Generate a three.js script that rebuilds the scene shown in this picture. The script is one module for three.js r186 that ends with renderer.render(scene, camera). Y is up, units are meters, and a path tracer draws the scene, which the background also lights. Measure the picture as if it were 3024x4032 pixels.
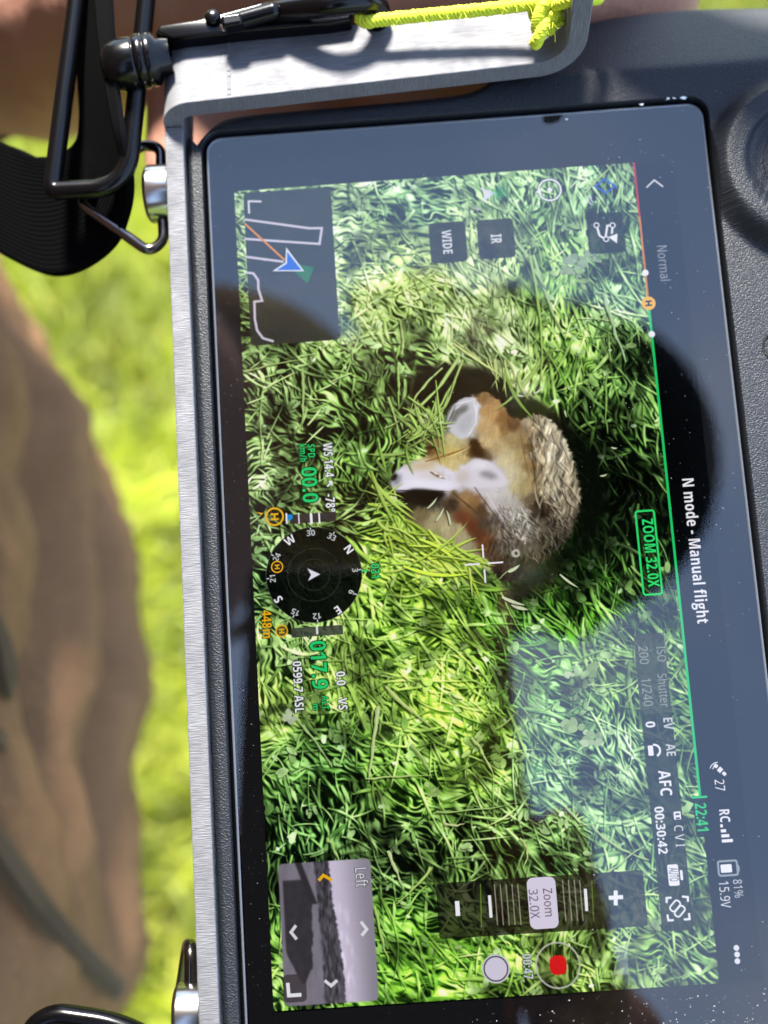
import * as THREE from 'three';
import { MarchingCubes } from 'three/addons/objects/MarchingCubes.js';
import { mergeGeometries, mergeVertices, toCreasedNormals } from 'three/addons/utils/BufferGeometryUtils.js';
import { RoundedBoxGeometry } from 'three/addons/geometries/RoundedBoxGeometry.js';
import { createNoise3D } from 'simplex-noise';

// ---------- camera, sky, sun, exposure ----------
const scene = new THREE.Scene();
const camera = new THREE.PerspectiveCamera(45.56, 0.75, 0.004, 900);
camera.position.set(0, 1.35, 0);
camera.setRotationFromMatrix(new THREE.Matrix4().makeBasis(
  new THREE.Vector3(0.98154, 0.19128, 0), new THREE.Vector3(-0.08079, 0.41459, -0.90641), new THREE.Vector3(-0.17338, 0.88968, 0.42239)));
camera.focus = 0.176;
camera.userData.fStop = 11;

const EXPOSURE = 6.5;
const sunDir = new THREE.Vector3(-0.28, 0.76, -0.58).normalize();
const sun = new THREE.DirectionalLight(new THREE.Color(1, 0.95, 0.86), 4.2);
sun.position.copy(sunDir).multiplyScalar(6); sun.target.position.set(0, 0, 0);
sun.castShadow = true; sun.shadow.mapSize.set(2048, 2048); sun.shadow.radius = 20;
Object.assign(sun.shadow.camera, { left: -3, right: 3, top: 3, bottom: -3, near: 0.1, far: 14 });
scene.add(sun, sun.target);

const noise3 = createNoise3D(mulberry(11));
{ // a clear blue sky, paler toward the horizon, with a few thin veils of cloud
  const w = 512, h = 256, data = new Float32Array(w * h * 4);
  for (let j = 0; j < h; j++) for (let i = 0; i < w; i++) {
    const el = ((j + 0.5) / h - 0.5) * Math.PI, az = ((i + 0.5) / w) * 2 * Math.PI;
    const y = Math.sin(el), c = Math.cos(el), x = c * Math.cos(az), z = c * Math.sin(az);
    const t = Math.pow(1 - Math.max(0, y), 3);
    let v = fbm(x * 2.2 / (0.35 + Math.max(0, y)), 3.7, z * 2.2 / (0.35 + Math.max(0, y)), 4);
    v = THREE.MathUtils.smoothstep(v, 0.05, 0.75) * 0.35;
    const k = (j * w + i) * 4, zen = [0.31, 0.46, 0.78], hor = [0.74, 0.85, 1.0], cl = [0.98, 0.98, 1.0];
    for (let q = 0; q < 3; q++) { const s = zen[q] + (hor[q] - zen[q]) * t; data[k + q] = y > 0 ? (s + (cl[q] - s) * v) * 0.66 : [0.08, 0.11, 0.03][q]; }
    data[k + 3] = 1;
  }
  const sky = new THREE.DataTexture(data, w, h, THREE.RGBAFormat, THREE.FloatType);
  sky.mapping = THREE.EquirectangularReflectionMapping; sky.magFilter = THREE.LinearFilter; sky.needsUpdate = true;
  scene.background = sky; scene.environment = sky;
}
const renderer = new THREE.WebGLRenderer({ antialias: true });
renderer.toneMapping = THREE.LinearToneMapping;
renderer.toneMappingExposure = EXPOSURE;
renderer.shadowMap.enabled = true;

// ---------- helpers ----------
function mulberry(a) { return () => { a |= 0; a = (a + 0x6d2b79f5) | 0; let t = Math.imul(a ^ (a >>> 15), 1 | a); t = (t + Math.imul(t ^ (t >>> 7), 61 | t)) ^ t; return ((t ^ (t >>> 14)) >>> 0) / 4294967296; }; }
function fbm(x, y, z, n = 4) { let s = 0, a = 0.5; for (let i = 0; i < n; i++) { s += a * noise3(x, y, z); x *= 2.03; y *= 2.03; z *= 2.03; a *= 0.5; } return s; }
const rnd = mulberry(7);
const V = (a) => new THREE.Vector3(a[0], a[1], a[2]);
const lerp = (a, b, t) => a + (b - a) * t, clamp = (x, a, b) => Math.min(b, Math.max(a, x));
const sstep = (x, a, b) => { const t = clamp((x - a) / (b - a), 0, 1); return t * t * (3 - 2 * t); };

// The controller's own frame: x along its screen to the right, y up its screen, z out of the glass, in millimetres from the middle of the glass.
const RC = new THREE.Matrix4().makeBasis(new THREE.Vector3(0.11567, -0.25316, 0.96048), new THREE.Vector3(0.97112, 0.23197, -0.0558), new THREE.Vector3(-0.20868, 0.9392, 0.27268)).setPosition(0.0462, 1.19, -0.069);
const rcTurn = new THREE.Quaternion().setFromRotationMatrix(RC);
const origin = new Map();
function toWorld(p) { return V(p).multiplyScalar(0.001).applyMatrix4(RC); }

function tag(o, label, category, group, kind) {
  if (label) o.userData.label = label;
  if (category) o.userData.category = category;
  if (group) o.userData.group = group;
  if (kind) o.userData.kind = kind;
  return o;
}
function thing(name, label, category, at) {           // a thing in the controller's frame, based at a point in millimetres
  const g = new THREE.Group(); g.name = name;
  g.position.copy(toWorld(at)); g.quaternion.copy(rcTurn); origin.set(g, at);
  scene.add(g); return tag(g, label, category);
}
function shade(m) { m.castShadow = true; m.receiveShadow = true; return m; }
function part(parent, name, geo, mat) {               // geometry in millimetres of the controller's frame
  const o = origin.get(parent); geo.translate(-o[0], -o[1], -o[2]); geo.scale(0.001, 0.001, 0.001);
  const m = shade(new THREE.Mesh(geo, mat)); m.name = name; origin.set(m, o); parent.add(m); return m;
}
function boxUV(geo, s = 0.05) {                        // uv from the dominant side of each face; s repeats per millimetre (or per metre)
  const g = geo.index ? geo.toNonIndexed() : geo, p = g.attributes.position, uv = new Float32Array(p.count * 2);
  if (!g.attributes.normal) g.computeVertexNormals();
  for (let i = 0; i < p.count; i += 3) {
    const a = V([p.getX(i), p.getY(i), p.getZ(i)]), b = V([p.getX(i + 1), p.getY(i + 1), p.getZ(i + 1)]), c = V([p.getX(i + 2), p.getY(i + 2), p.getZ(i + 2)]);
    const n = b.clone().sub(a).cross(c.clone().sub(a)), ax = Math.abs(n.x), ay = Math.abs(n.y), az = Math.abs(n.z);
    [a, b, c].forEach((q, k) => { const [u, v] = az >= ax && az >= ay ? [q.x, q.y] : ax >= ay ? [q.z, q.y] : [q.x, q.z]; uv[(i + k) * 2] = u * s; uv[(i + k) * 2 + 1] = v * s; });
  }
  g.setAttribute('uv', new THREE.BufferAttribute(uv, 2)); return g;
}
function tube(points, r, seg = 60, closed = false, radial = 14, tension = 0.5) {
  return new THREE.TubeGeometry(new THREE.CatmullRomCurve3(points.map(V), closed, 'catmullrom', tension), seg, r, radial, closed);
}
function rodPath(corners, radius, closed) {           // straight runs with rounded corners
  const path = new THREE.CurvePath(), n = corners.length, P = corners.map(V);
  let start = null, first = null;
  for (let i = closed ? 0 : 1; i < (closed ? n : n - 1); i++) {
    const a = P[(i + n - 1) % n], b = P[i], c = P[(i + 1) % n], da = a.clone().sub(b), dc = c.clone().sub(b);
    const r = Math.min(Array.isArray(radius) ? radius[i] : radius, da.length() * 0.48, dc.length() * 0.48);
    const s = b.clone().add(da.setLength(r)), e = b.clone().add(dc.setLength(r));
    if (start) path.add(new THREE.LineCurve3(start, s)); else if (!closed) path.add(new THREE.LineCurve3(P[0], s)); else first = s;
    path.add(new THREE.QuadraticBezierCurve3(s, b.clone(), e)); start = e;
  }
  path.add(new THREE.LineCurve3(start, closed ? first : P[n - 1]));
  return path;
}
function rod(corners, wire, radius, closed = false, seg = 160, radial = 16) { return new THREE.TubeGeometry(rodPath(corners, radius, closed), seg, wire, radial, closed); }
function capped(geo, a, b, r) {                       // rounds off the two ends of an open tube
  const s = new THREE.SphereGeometry(r, 14, 10), s2 = s.clone(); s.translate(...a); s2.translate(...b); return mergeGeometries([geo, s, s2]);
}
function grid(nu, nv, f, closedU = false) {           // parametric sheet, f(u, v) -> [x, y, z]
  const pos = [], uv = [], idx = [];
  for (let j = 0; j <= nv; j++) for (let i = 0; i <= nu; i++) { pos.push(...f(i / nu, j / nv)); uv.push(i / nu, j / nv); }
  for (let j = 0; j < nv; j++) for (let i = 0; i < nu; i++) { const a = j * (nu + 1) + i, b = a + 1, c = a + nu + 1, d = c + 1; idx.push(a, b, c, b, d, c); }
  let g = new THREE.BufferGeometry(); g.setAttribute('position', new THREE.Float32BufferAttribute(pos, 3)); g.setAttribute('uv', new THREE.Float32BufferAttribute(uv, 2)); g.setIndex(idx);
  g.computeVertexNormals(); return g;
}
function dataTex(n, f, srgb = false, m = n) {
  const d = new Uint8Array(n * m * 4);
  for (let j = 0; j < m; j++) for (let i = 0; i < n; i++) { const c = f(i, j), k = (j * n + i) * 4; for (let q = 0; q < 3; q++) d[k + q] = clamp(Array.isArray(c) ? c[q] : c, 0, 1) * 255; d[k + 3] = 255; }
  const t = new THREE.DataTexture(d, n, m); t.wrapS = t.wrapT = THREE.RepeatWrapping; t.magFilter = THREE.LinearFilter; t.minFilter = THREE.LinearMipmapLinearFilter; t.generateMipmaps = true;
  if (srgb) t.colorSpace = THREE.SRGBColorSpace; t.needsUpdate = true; return t;
}
function tiling(n, fx, fy, oct = 4, seed = 0) {       // seamless noise on a torus, 0..1
  const a = new Float32Array(n * n);
  for (let j = 0; j < n; j++) for (let i = 0; i < n; i++) {
    let s = 0, amp = 0.5, k = 1;
    for (let o = 0; o < oct; o++, amp *= 0.5, k *= 2) {
      const u = i / n, v = j / n, w = (x, y) => noise3(x * fx * k + seed, y * fy * k + seed * 1.7, seed + o * 9.1);
      const b1 = w(u, v) * (1 - u) * (1 - v) + w(u - 1, v) * u * (1 - v) + w(u, v - 1) * (1 - u) * v + w(u - 1, v - 1) * u * v;
      s += amp * b1 / Math.sqrt(((1 - u) ** 2 + u * u) * ((1 - v) ** 2 + v * v));
    }
    a[j * n + i] = clamp(0.5 + s * 0.75, 0, 1);
  }
  return a;
}
// signed distance of a tapered capsule, and the smooth union of many
function capsule(p, c) {
  const [a, b, ra, rb] = c, bx = b[0] - a[0], by = b[1] - a[1], bz = b[2] - a[2], px = p[0] - a[0], py = p[1] - a[1], pz = p[2] - a[2];
  const h = clamp((px * bx + py * by + pz * bz) / (bx * bx + by * by + bz * bz + 1e-9), 0, 1);
  return Math.hypot(px - bx * h, py - by * h, pz - bz * h) - (ra + (rb - ra) * h);
}
function smin(a, b, k) { const h = Math.max(k - Math.abs(a - b), 0) / k; return Math.min(a, b) - h * h * k * 0.25; }
function solid(sdf, mid, half, res) {                 // meshes sdf < 0 inside a cube
  const mc = new MarchingCubes(res, new THREE.MeshBasicMaterial(), false, false, 400000), n = mc.size, hs = mc.halfsize;
  for (let z = 0; z < n; z++) for (let y = 0; y < n; y++) for (let x = 0; x < n; x++)
    mc.field[x + y * n + z * n * n] = -sdf([mid[0] + (x - hs) / hs * half, mid[1] + (y - hs) / hs * half, mid[2] + (z - hs) / hs * half]) / half;
  mc.isolation = 0; mc.update();
  const c = mc.count, g = new THREE.BufferGeometry();
  g.setAttribute('position', new THREE.BufferAttribute(mc.positionArray.slice(0, c * 3), 3));
  let out = mergeVertices(g, 1e-6); out.scale(half, half, half); out.translate(...mid); out.computeVertexNormals();
  { // the surface has to face outward
    const p = out.attributes.position, q = out.index; let vol = 0;
    for (let i = 0; i < q.count; i += 3) { const a = V([p.getX(q.getX(i)) - mid[0], p.getY(q.getX(i)) - mid[1], p.getZ(q.getX(i)) - mid[2]]), b = V([p.getX(q.getX(i + 1)) - mid[0], p.getY(q.getX(i + 1)) - mid[1], p.getZ(q.getX(i + 1)) - mid[2]]), e = V([p.getX(q.getX(i + 2)) - mid[0], p.getY(q.getX(i + 2)) - mid[1], p.getZ(q.getX(i + 2)) - mid[2]]); vol += a.dot(b.cross(e)); }
    if (vol < 0) { const arr = q.array; for (let i = 0; i < arr.length; i += 3) { const t = arr[i]; arr[i] = arr[i + 1]; arr[i + 1] = t; } out.computeVertexNormals(); }
  }
  return out;
}

// ---------- materials ----------
const grain = tiling(512, 60, 60, 3, 2), cloudy = tiling(256, 5, 5, 5, 5), streak = tiling(512, 6, 150, 3, 8);
const tGrain = dataTex(512, (i, j) => grain[j * 512 + i]);
const plastic = (c, rough, s = 1, bump = 0.00012) => { const b = tGrain.clone(); b.repeat.set(s, s); return new THREE.MeshPhysicalMaterial({ color: new THREE.Color().setRGB(...c), roughness: rough, bumpMap: b, bumpScale: bump, specularIntensity: 0.6 }); };
const tBrush = dataTex(512, (i, j) => 0.25 + 0.75 * streak[j * 512 + i]);
const tBrushColor = dataTex(512, (i, j) => { const v = 0.80 + 0.42 * (streak[j * 512 + i] - 0.5) + 0.05 * (cloudy[(j % 256) * 256 + (i % 256)] - 0.5); return [v, v, v * 1.01]; });
const M = {
  housing: plastic([0.0050, 0.0066, 0.0100], 0.52, 1.9, 0.00009),
  rim: plastic([0.0035, 0.0038, 0.0048], 0.42, 1.9, 0.00005),
  mask: new THREE.MeshPhysicalMaterial({ color: new THREE.Color().setRGB(0.0015, 0.0015, 0.0018), roughness: 0.5, specularIntensity: 0 }),
  gap: new THREE.MeshStandardMaterial({ color: new THREE.Color().setRGB(0.01, 0.01, 0.011), roughness: 0.8 }),
  glass: new THREE.MeshPhysicalMaterial({ color: 0xffffff, transmission: 1, thickness: 0, roughness: 0, ior: 1.62 }),
  glassEdge: new THREE.MeshPhysicalMaterial({ color: new THREE.Color().setRGB(0.05, 0.055, 0.063), roughness: 0.18, clearcoat: 1, clearcoatRoughness: 0.05 }),
  alu: new THREE.MeshPhysicalMaterial({ color: new THREE.Color().setRGB(0.245, 0.246, 0.258), metalness: 1, roughness: 1, map: tBrushColor, bumpMap: tBrush, bumpScale: 0.00003, roughnessMap: dataTex(256, (i, j) => 0.86 + 0.1 * (cloudy[j * 256 + i] - 0.4)) }),
  steel: new THREE.MeshPhysicalMaterial({ color: new THREE.Color().setRGB(0.36, 0.355, 0.35), metalness: 1, roughness: 0.22 }),
  wire: new THREE.MeshPhysicalMaterial({ color: new THREE.Color().setRGB(0.11, 0.10, 0.097), metalness: 1, roughness: 0.2 }),
  blackMetal: new THREE.MeshPhysicalMaterial({ color: new THREE.Color().setRGB(0.0015, 0.0015, 0.0018), roughness: 0.22, specularIntensity: 0.42 }),
};
M.aluEdge = M.alu.clone(); M.aluEdge.roughness = 1; M.aluEdge.bumpScale = 0.00012;

// ---------- what the screen shows: a zoomed video picture of a young animal curled up in tall grass, with the flight display over it ----------
const SW = 1920, SH = 1080;
function makeCanvas(w = SW, h = SH) { const c = document.createElement('canvas'); c.width = w; c.height = h; return c; }
function screenPicture() {
  const cv = makeCanvas(), g = cv.getContext('2d'), R = mulberry(21);
  const css = (c, a = 1) => `rgba(${c[0] | 0},${c[1] | 0},${c[2] | 0},${a})`, mixc = (a, b, t) => [lerp(a[0], b[0], t), lerp(a[1], b[1], t), lerp(a[2], b[2], t)];
  const gauss = () => (R() + R() + R() + R() - 2);
  // kinds of grass across the picture: place, lean in degrees, light and dark tone, blade length, spread of the lean, share of light blades
  const kinds = [
    [[70, 879], 20, [176, 204, 128], [52, 78, 40], 46, 70, 0.8], [[69, 630], 30, [150, 188, 116], [44, 70, 46], 50, 60, 0.6],
    [[228, 672], 25, [176, 200, 98], [70, 96, 30], 60, 40, 0.9], [[241, 500], 62, [196, 214, 128], [84, 116, 40], 80, 22, 1.0],
    [[422, 472], 66, [206, 220, 140], [88, 120, 46], 84, 16, 1.0], [[317, 770], 40, [186, 208, 112], [66, 92, 34], 56, 50, 0.9],
    [[91, 340], 86, [150, 192, 112], [30, 62, 34], 110, 20, 0.8], [[103, 181], 70, [146, 188, 118], [22, 48, 36], 96, 45, 0.6],
    [[288, 308], 96, [150, 200, 78], [30, 66, 18], 84, 30, 0.8], [[329, 178], 60, [150, 192, 112], [22, 48, 32], 90, 50, 0.65],
    [[490, 314], 100, [166, 206, 84], [26, 60, 14], 66, 35, 0.7], [[539, 149], 78, [118, 160, 70], [14, 34, 12], 80, 40, 0.55],
    [[631, 248], 60, [80, 116, 40], [8, 20, 8], 54, 50, 0.3], [[707, 130], 60, [84, 124, 44], [8, 22, 10], 80, 30, 0.4],
    [[822, 225], 70, [26, 52, 14], [3, 9, 4], 50, 30, 0.2], [[917, 151], 80, [44, 78, 24], [5, 16, 5], 60, 30, 0.3],
    [[998, 282], 62, [62, 112, 22], [6, 24, 5], 90, 18, 0.5], [[1093, 350], 55, [84, 140, 32], [10, 38, 8], 90, 20, 0.7],
    [[1062, 201], 60, [92, 132, 46], [12, 34, 10], 76, 30, 0.5], [[1132, 470], 50, [84, 140, 36], [8, 32, 6], 80, 22, 0.6],
    [[478, 1005], 10, [162, 196, 104], [44, 36, 22], 70, 70, 0.42], [[502, 842], 50, [164, 202, 96], [40, 44, 18], 62, 70, 0.55],
    [[500, 690], 50, [150, 188, 84], [32, 26, 16], 60, 60, 0.35], [[650, 942], 40, [158, 192, 100], [42, 32, 20], 60, 80, 0.4],
    [[766, 1038], 20, [174, 206, 120], [50, 52, 28], 50, 80, 0.5], [[689, 823], 80, [140, 186, 72], [30, 40, 14], 52, 70, 0.5],
    [[840, 845], 25, [150, 180, 84], [48, 34, 18], 50, 60, 0.4], [[892, 776], 30, [180, 214, 66], [52, 92, 12], 70, 50, 0.85],
    [[959, 674], 25, [190, 222, 62], [66, 112, 8], 96, 24, 1.0], [[1091, 643], 40, [178, 216, 66], [46, 90, 8], 96, 26, 0.9],
    [[944, 1076], 10, [150, 190, 104], [26, 48, 20], 46, 70, 0.5], [[1101, 755], 40, [170, 212, 70], [40, 84, 12], 70, 60, 0.8],
    [[1126, 997], 80, [168, 202, 104], [34, 60, 22], 50, 60, 0.6], [[1193, 854], 40, [182, 218, 82], [60, 100, 20], 74, 50, 0.85],
    [[1245, 1044], 70, [186, 214, 92], [64, 98, 26], 60, 50, 0.8], [[1264, 655], 45, [188, 224, 66], [66, 116, 10], 90, 40, 0.95],
    [[1388, 953], 60, [120, 172, 72], [16, 44, 12], 60, 60, 0.45], [[1429, 754], 60, [150, 200, 66], [24, 62, 10], 80, 60, 0.6],
    [[1383, 577], 50, [178, 216, 66], [50, 96, 10], 90, 40, 0.9], [[1281, 396], 45, [132, 186, 92], [26, 64, 26], 84, 60, 0.65],
    [[1232, 264], 60, [150, 190, 90], [30, 62, 22], 74, 70, 0.7], [[1449, 439], 40, [150, 192, 112], [34, 70, 40], 90, 50, 0.7],
    [[1430, 294], 70, [140, 178, 108], [28, 58, 36], 66, 80, 0.6], [[1553, 991], 70, [126, 176, 84], [10, 34, 10], 50, 60, 0.35],
    [[1594, 793], 30, [146, 182, 92], [18, 38, 12], 66, 70, 0.4], [[1606, 595], 60, [140, 176, 78], [22, 36, 12], 70, 60, 0.45],
    [[1646, 399], 50, [150, 196, 100], [24, 56, 28], 80, 60, 0.6], [[1603, 197], 60, [138, 176, 100], [26, 54, 34], 70, 60, 0.5],
    [[1781, 862], 60, [128, 186, 52], [20, 70, 10], 66, 30, 0.8], [[1894, 757], 55, [142, 200, 52], [26, 82, 10], 60, 34, 0.9],
    [[1903, 1066], 40, [150, 190, 78], [22, 60, 14], 50, 50, 0.6], [[1876, 616], 50, [150, 198, 58], [34, 84, 14], 60, 50, 0.85],
    [[1886, 449], 60, [160, 190, 78], [44, 84, 26], 56, 60, 0.7], [[1843, 277], 60, [150, 186, 82], [34, 70, 30], 60, 60, 0.7], [[1905, 144], 50, [142, 180, 92], [30, 62, 34], 56, 60, 0.6],
  ];
  const GX = 120, GY = 68, field = [];
  for (let j = 0; j < GY; j++) for (let i = 0; i < GX; i++) {
    const x = (i + 0.5) * SW / GX, y = (j + 0.5) * SH / GY; let W = 0; const o = [0, 0, 0, 0, 0, 0, 0, 0, 0, 0, 0];
    for (const k of kinds) {
      const d2 = ((x - k[0][0]) ** 2 + (y - k[0][1]) ** 2) / 3600 + 0.3, w = Math.pow(d2, -1.9), a = k[1] * Math.PI / 180; W += w;
      const q = [Math.cos(a), Math.sin(a), ...k[2], ...k[3], k[4], k[5], k[6]]; for (let n = 0; n < 11; n++) o[n] += w * q[n];
    }
    field.push(o.map((v) => v / W));
  }
  const at = (x, y) => field[clamp(y / SH * GY | 0, 0, GY - 1) * GX + clamp(x / SW * GX | 0, 0, GX - 1)];
  { // the matted undergrowth: ridges of tone that run the way the blades lean, in eight directions blended together
    const im = g.createImageData(SW, SH), d = im.data, dirs = []; for (let k = 0; k < 8; k++) dirs.push([Math.sin(k * Math.PI / 8), -Math.cos(k * Math.PI / 8)]);
    for (let y = 0; y < SH; y++) for (let x = 0; x < SW; x++) {
      const fx = clamp(x / SW * GX - 0.5, 0, GX - 1.01), fy = clamp(y / SH * GY - 0.5, 0, GY - 1.01), i0 = fx | 0, j0 = fy | 0, u = fx - i0, w = fy - j0, A = field[j0 * GX + i0], B = field[j0 * GX + i0 + 1], Cc = field[(j0 + 1) * GX + i0], D = field[(j0 + 1) * GX + i0 + 1], mixf = (n) => lerp(lerp(A[n], B[n], u), lerp(Cc[n], D[n], u), w);
      const wx = x + 9 * noise3(x * 0.02, y * 0.02, 31), wy = y + 9 * noise3(x * 0.02, y * 0.02, 57);
      let ang = Math.atan2(mixf(1), mixf(0)) + 1.1 * noise3(x * 0.0045, y * 0.0045, 71); ang = ((ang % Math.PI) + Math.PI) % Math.PI; const kk = ang / (Math.PI / 8), k0 = Math.floor(kk) % 8, k1 = (k0 + 1) % 8, m = sstep(kk - Math.floor(kk), 0.15, 0.85);
      const ridge = (k) => { const e = dirs[k], al = wx * e[0] + wy * e[1], ac = -wx * e[1] + wy * e[0], n1 = noise3(al * 0.0095 + k * 7, ac * 0.056, k * 3.1), n2 = noise3(al * 0.02 + k * 5, ac * 0.12, k * 1.7 + 40); return (1 - Math.abs(n1) * 2.2) * 0.66 + n2 * 0.46; };
      const r = lerp(ridge(k0), ridge(k1), m), patch = 0.7 * noise3(x * 0.0065, y * 0.0065, 4.4) + 0.5 * noise3(x * 0.019, y * 0.019, 14), dens = mixf(10); let t = sstep(r + patch * 0.34 + (dens - 0.6) * 0.7, -0.3, 0.55); t = t * (0.58 + 0.62 * dens);
      const hi = sstep(r + 0.35 * patch, 0.42, 0.85) * 0.66 * dens, q = (y * SW + x) * 4; for (let c = 0; c < 3; c++) { const v = lerp(mixf(5 + c) * 0.6, Math.min(255, mixf(2 + c) * 1.06), t); d[q + c] = lerp(v, [236, 242, 190][c], hi); } d[q + 3] = 255;
    }
    g.putImageData(im, 0, 0);
  }
  function blade(c, x, y, ang, len, wid, bend, fill) {   // ang in picture space as the photograph lies; tapered and curved
    const dx = Math.sin(ang), dy = -Math.cos(ang), nx = -dy, ny = dx, x0 = x - dx * len / 2, y0 = y - dy * len / 2, x1 = x + dx * len / 2, y1 = y + dy * len / 2, mx = x + nx * bend, my = y + ny * bend;
    c.fillStyle = fill; c.beginPath(); c.moveTo(x0 - nx * wid * 0.35, y0 - ny * wid * 0.35); c.quadraticCurveTo(mx - nx * wid, my - ny * wid, x1, y1); c.quadraticCurveTo(mx + nx * wid, my + ny * wid, x0 + nx * wid * 0.35, y0 + ny * wid * 0.35); c.fill();
  }
  function sprout(c, n, layer, x0 = 0, y0 = 0, x1 = SW, y1 = SH, keep = null) {
    for (let k = 0; k < n; k++) {
      const x = lerp(x0, x1, R()), y = lerp(y0, y1, R()); if (keep && !keep(x, y)) continue;
      const f = at(x, y), patch = 0.5 + 0.5 * noise3(x * 0.012, y * 0.012, 4.4); if (layer > 0 && R() > f[10] * (0.35 + 0.9 * patch)) continue;
      const ang = Math.atan2(f[1], f[0]) + gauss() * (f[9] + 14) * Math.PI / 180 * 1.15, len = f[8] * (0.6 + 3.2 * R() * R() * R() + 0.5 * R()) * (layer === 0 ? 1.1 : 1), wid = lerp(2.8, 9.5, R() * R()) * (layer === 3 ? 0.85 : 1);
      const tone = clamp([0.10, 0.5, 0.9, 1.12][layer] + gauss() * 0.3 + (patch - 0.5) * 0.5, 0, 1.3);
      const pale = R() * 0.35, col = mixc(mixc([f[5], f[6], f[7]], [f[2], f[3], f[4]], tone), [206, 216, 150], pale * clamp(tone, 0, 1)), bend = gauss() * len * 0.22;
      if (layer > 0) blade(c, x + 3, y + 2.4, ang, len, wid * 1.3, bend, css(mixc([f[5], f[6], f[7]], [0, 0, 0], 0.5), 0.42));
      blade(c, x, y, ang, len, wid, bend, css(col));
      if (layer > 1 && R() < 0.6) blade(c, x - 0.8, y - 0.8, ang, len * 0.8, wid * 0.38, bend, css(mixc(col, [250, 252, 214], 0.45), 0.55));
      if (layer > 1 && R() < 0.10) { c.fillStyle = css(mixc(col, [240, 246, 215], 0.5)); c.beginPath(); c.ellipse(x, y, wid * 1.5, wid * 0.9, ang, 0, 7); c.fill(); }
    }
  }
  sprout(g, 1500, 1); sprout(g, 1700, 2); sprout(g, 800, 3);
  // pits of shade between the clumps, then a second growth over them
  for (let k = 0; k < 260; k++) { const x = R() * SW, y = R() * SH, q = at(x, y), r = 8 + R() * 22; if (noise3(x * 0.012, y * 0.012, 4.4) > 0.25) continue; g.fillStyle = css(mixc([q[5], q[6], q[7]], [4, 8, 3], 0.6), 0.5); g.beginPath(); for (let a = 0; a < 9; a++) { const t = a / 9 * 6.283, w = r * (0.5 + R() * 0.8); a ? g.lineTo(x + Math.cos(t) * w, y + Math.sin(t) * w * 0.7) : g.moveTo(x + w, y); } g.fill(); }
  sprout(g, 800, 2); sprout(g, 900, 3);
  for (let k = 0; k < 520; k++) { const x = R() * SW, y = 100 + R() * (SH - 100), q = at(x, y); if (R() > q[10]) continue; const n = 1 + (R() * 4 | 0), c = mixc([q[2], q[3], q[4]], [222, 230, 178], 0.2 + R() * 0.4); for (let i = 0; i < n; i++) { const X = x + gauss() * 12, Y = y + gauss() * 12, a = R() * 3.14, L = 6 + R() * 9; g.fillStyle = 'rgba(6,14,4,0.45)'; g.beginPath(); g.ellipse(X + 2, Y + 2, L, L * 0.5, a, 0, 7); g.fill(); g.fillStyle = css(mixc(c, [60, 90, 30], R() * 0.4)); g.beginPath(); g.ellipse(X, Y, L, L * (0.3 + R() * 0.3), a, 0, 7); g.fill(); } }
  { // a sunlit sward is uneven: thin and thick places, and the hard contrast of the camera's own processing
    const im = g.getImageData(0, 0, SW, SH), d = im.data; for (let y = 0; y < SH; y++) for (let x = 0; x < SW; x++) { const q = (y * SW + x) * 4, m = 1.02 + 0.42 * noise3(x * 0.009, y * 0.009, 66) + 0.22 * noise3(x * 0.028, y * 0.028, 76); const lu = (d[q] * 0.3 + d[q + 1] * 0.6 + d[q + 2] * 0.1) / 255; for (let c = 0; c < 3; c++) { let v = lerp(d[q + c] / 255, lu, 0.16) * m * [0.95, 1.0, 1.02][c] * 0.95; v = v < 0 ? 0 : v > 1 ? 1 : v; const sc = v * v * (3 - 2 * v); d[q + c] = 255 * clamp(lerp(v, sc, 0.5) * 1.06, 0, 1); } } g.putImageData(im, 0, 0); }
  { const c = makeCanvas(); c.getContext('2d').drawImage(cv, 0, 0); g.save(); g.filter = 'blur(0.8px)'; g.drawImage(c, 0, 0); g.restore(); }
  // bare earth and deep shadow around the hollow the animal lies in
  const soft = (c, pts, fill, blur, alpha = 1) => { c.save(); c.globalAlpha = alpha; if (blur) c.filter = `blur(${blur}px)`; c.fillStyle = fill; c.beginPath(); pts.forEach((p, i) => (i ? c.lineTo(p[0], p[1]) : c.moveTo(p[0], p[1]))); c.closePath(); c.fill(); c.restore(); };
  const curve = (c, pts, fill, blur = 0, alpha = 1) => { c.save(); c.globalAlpha = alpha; if (blur) c.filter = `blur(${blur}px)`; c.fillStyle = fill; c.beginPath(); const n = pts.length; for (let i = 0; i < n; i++) { const a = pts[i], b = pts[(i + 1) % n], m = [(a[0] + b[0]) / 2, (a[1] + b[1]) / 2]; if (!i) { const z = pts[n - 1]; c.moveTo((a[0] + z[0]) / 2, (a[1] + z[1]) / 2); } c.quadraticCurveTo(a[0], a[1], m[0], m[1]); } c.closePath(); c.fill(); c.restore(); };
  curve(g, [[477, 657], [474, 584], [490, 489], [548, 430], [594, 358], [651, 303], [691, 311], [644, 402], [639, 469], [557, 534], [594, 593], [627, 644], [587, 685], [525, 693]], 'rgb(22,17,11)', 7, 0.93);
  curve(g, [[632, 349], [656, 295], [729, 239], [818, 231], [920, 257], [978, 325], [1035, 415], [1068, 496], [1013, 507], [958, 389], [883, 324], [764, 313]], 'rgb(7,12,5)', 14, 0.92);
  curve(g, [[1009, 394], [957, 291], [851, 219], [893, 191], [1006, 257], [1078, 361]], 'rgb(6,16,5)', 22, 0.7);
  curve(g, [[659, 654], [648, 633], [686, 616], [701, 637]], 'rgb(54,38,18)', 4, 0.8);
  curve(g, [[979, 606], [965, 527], [1001, 510], [1033, 556]], 'rgb(20,30,10)', 9, 0.7);
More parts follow.
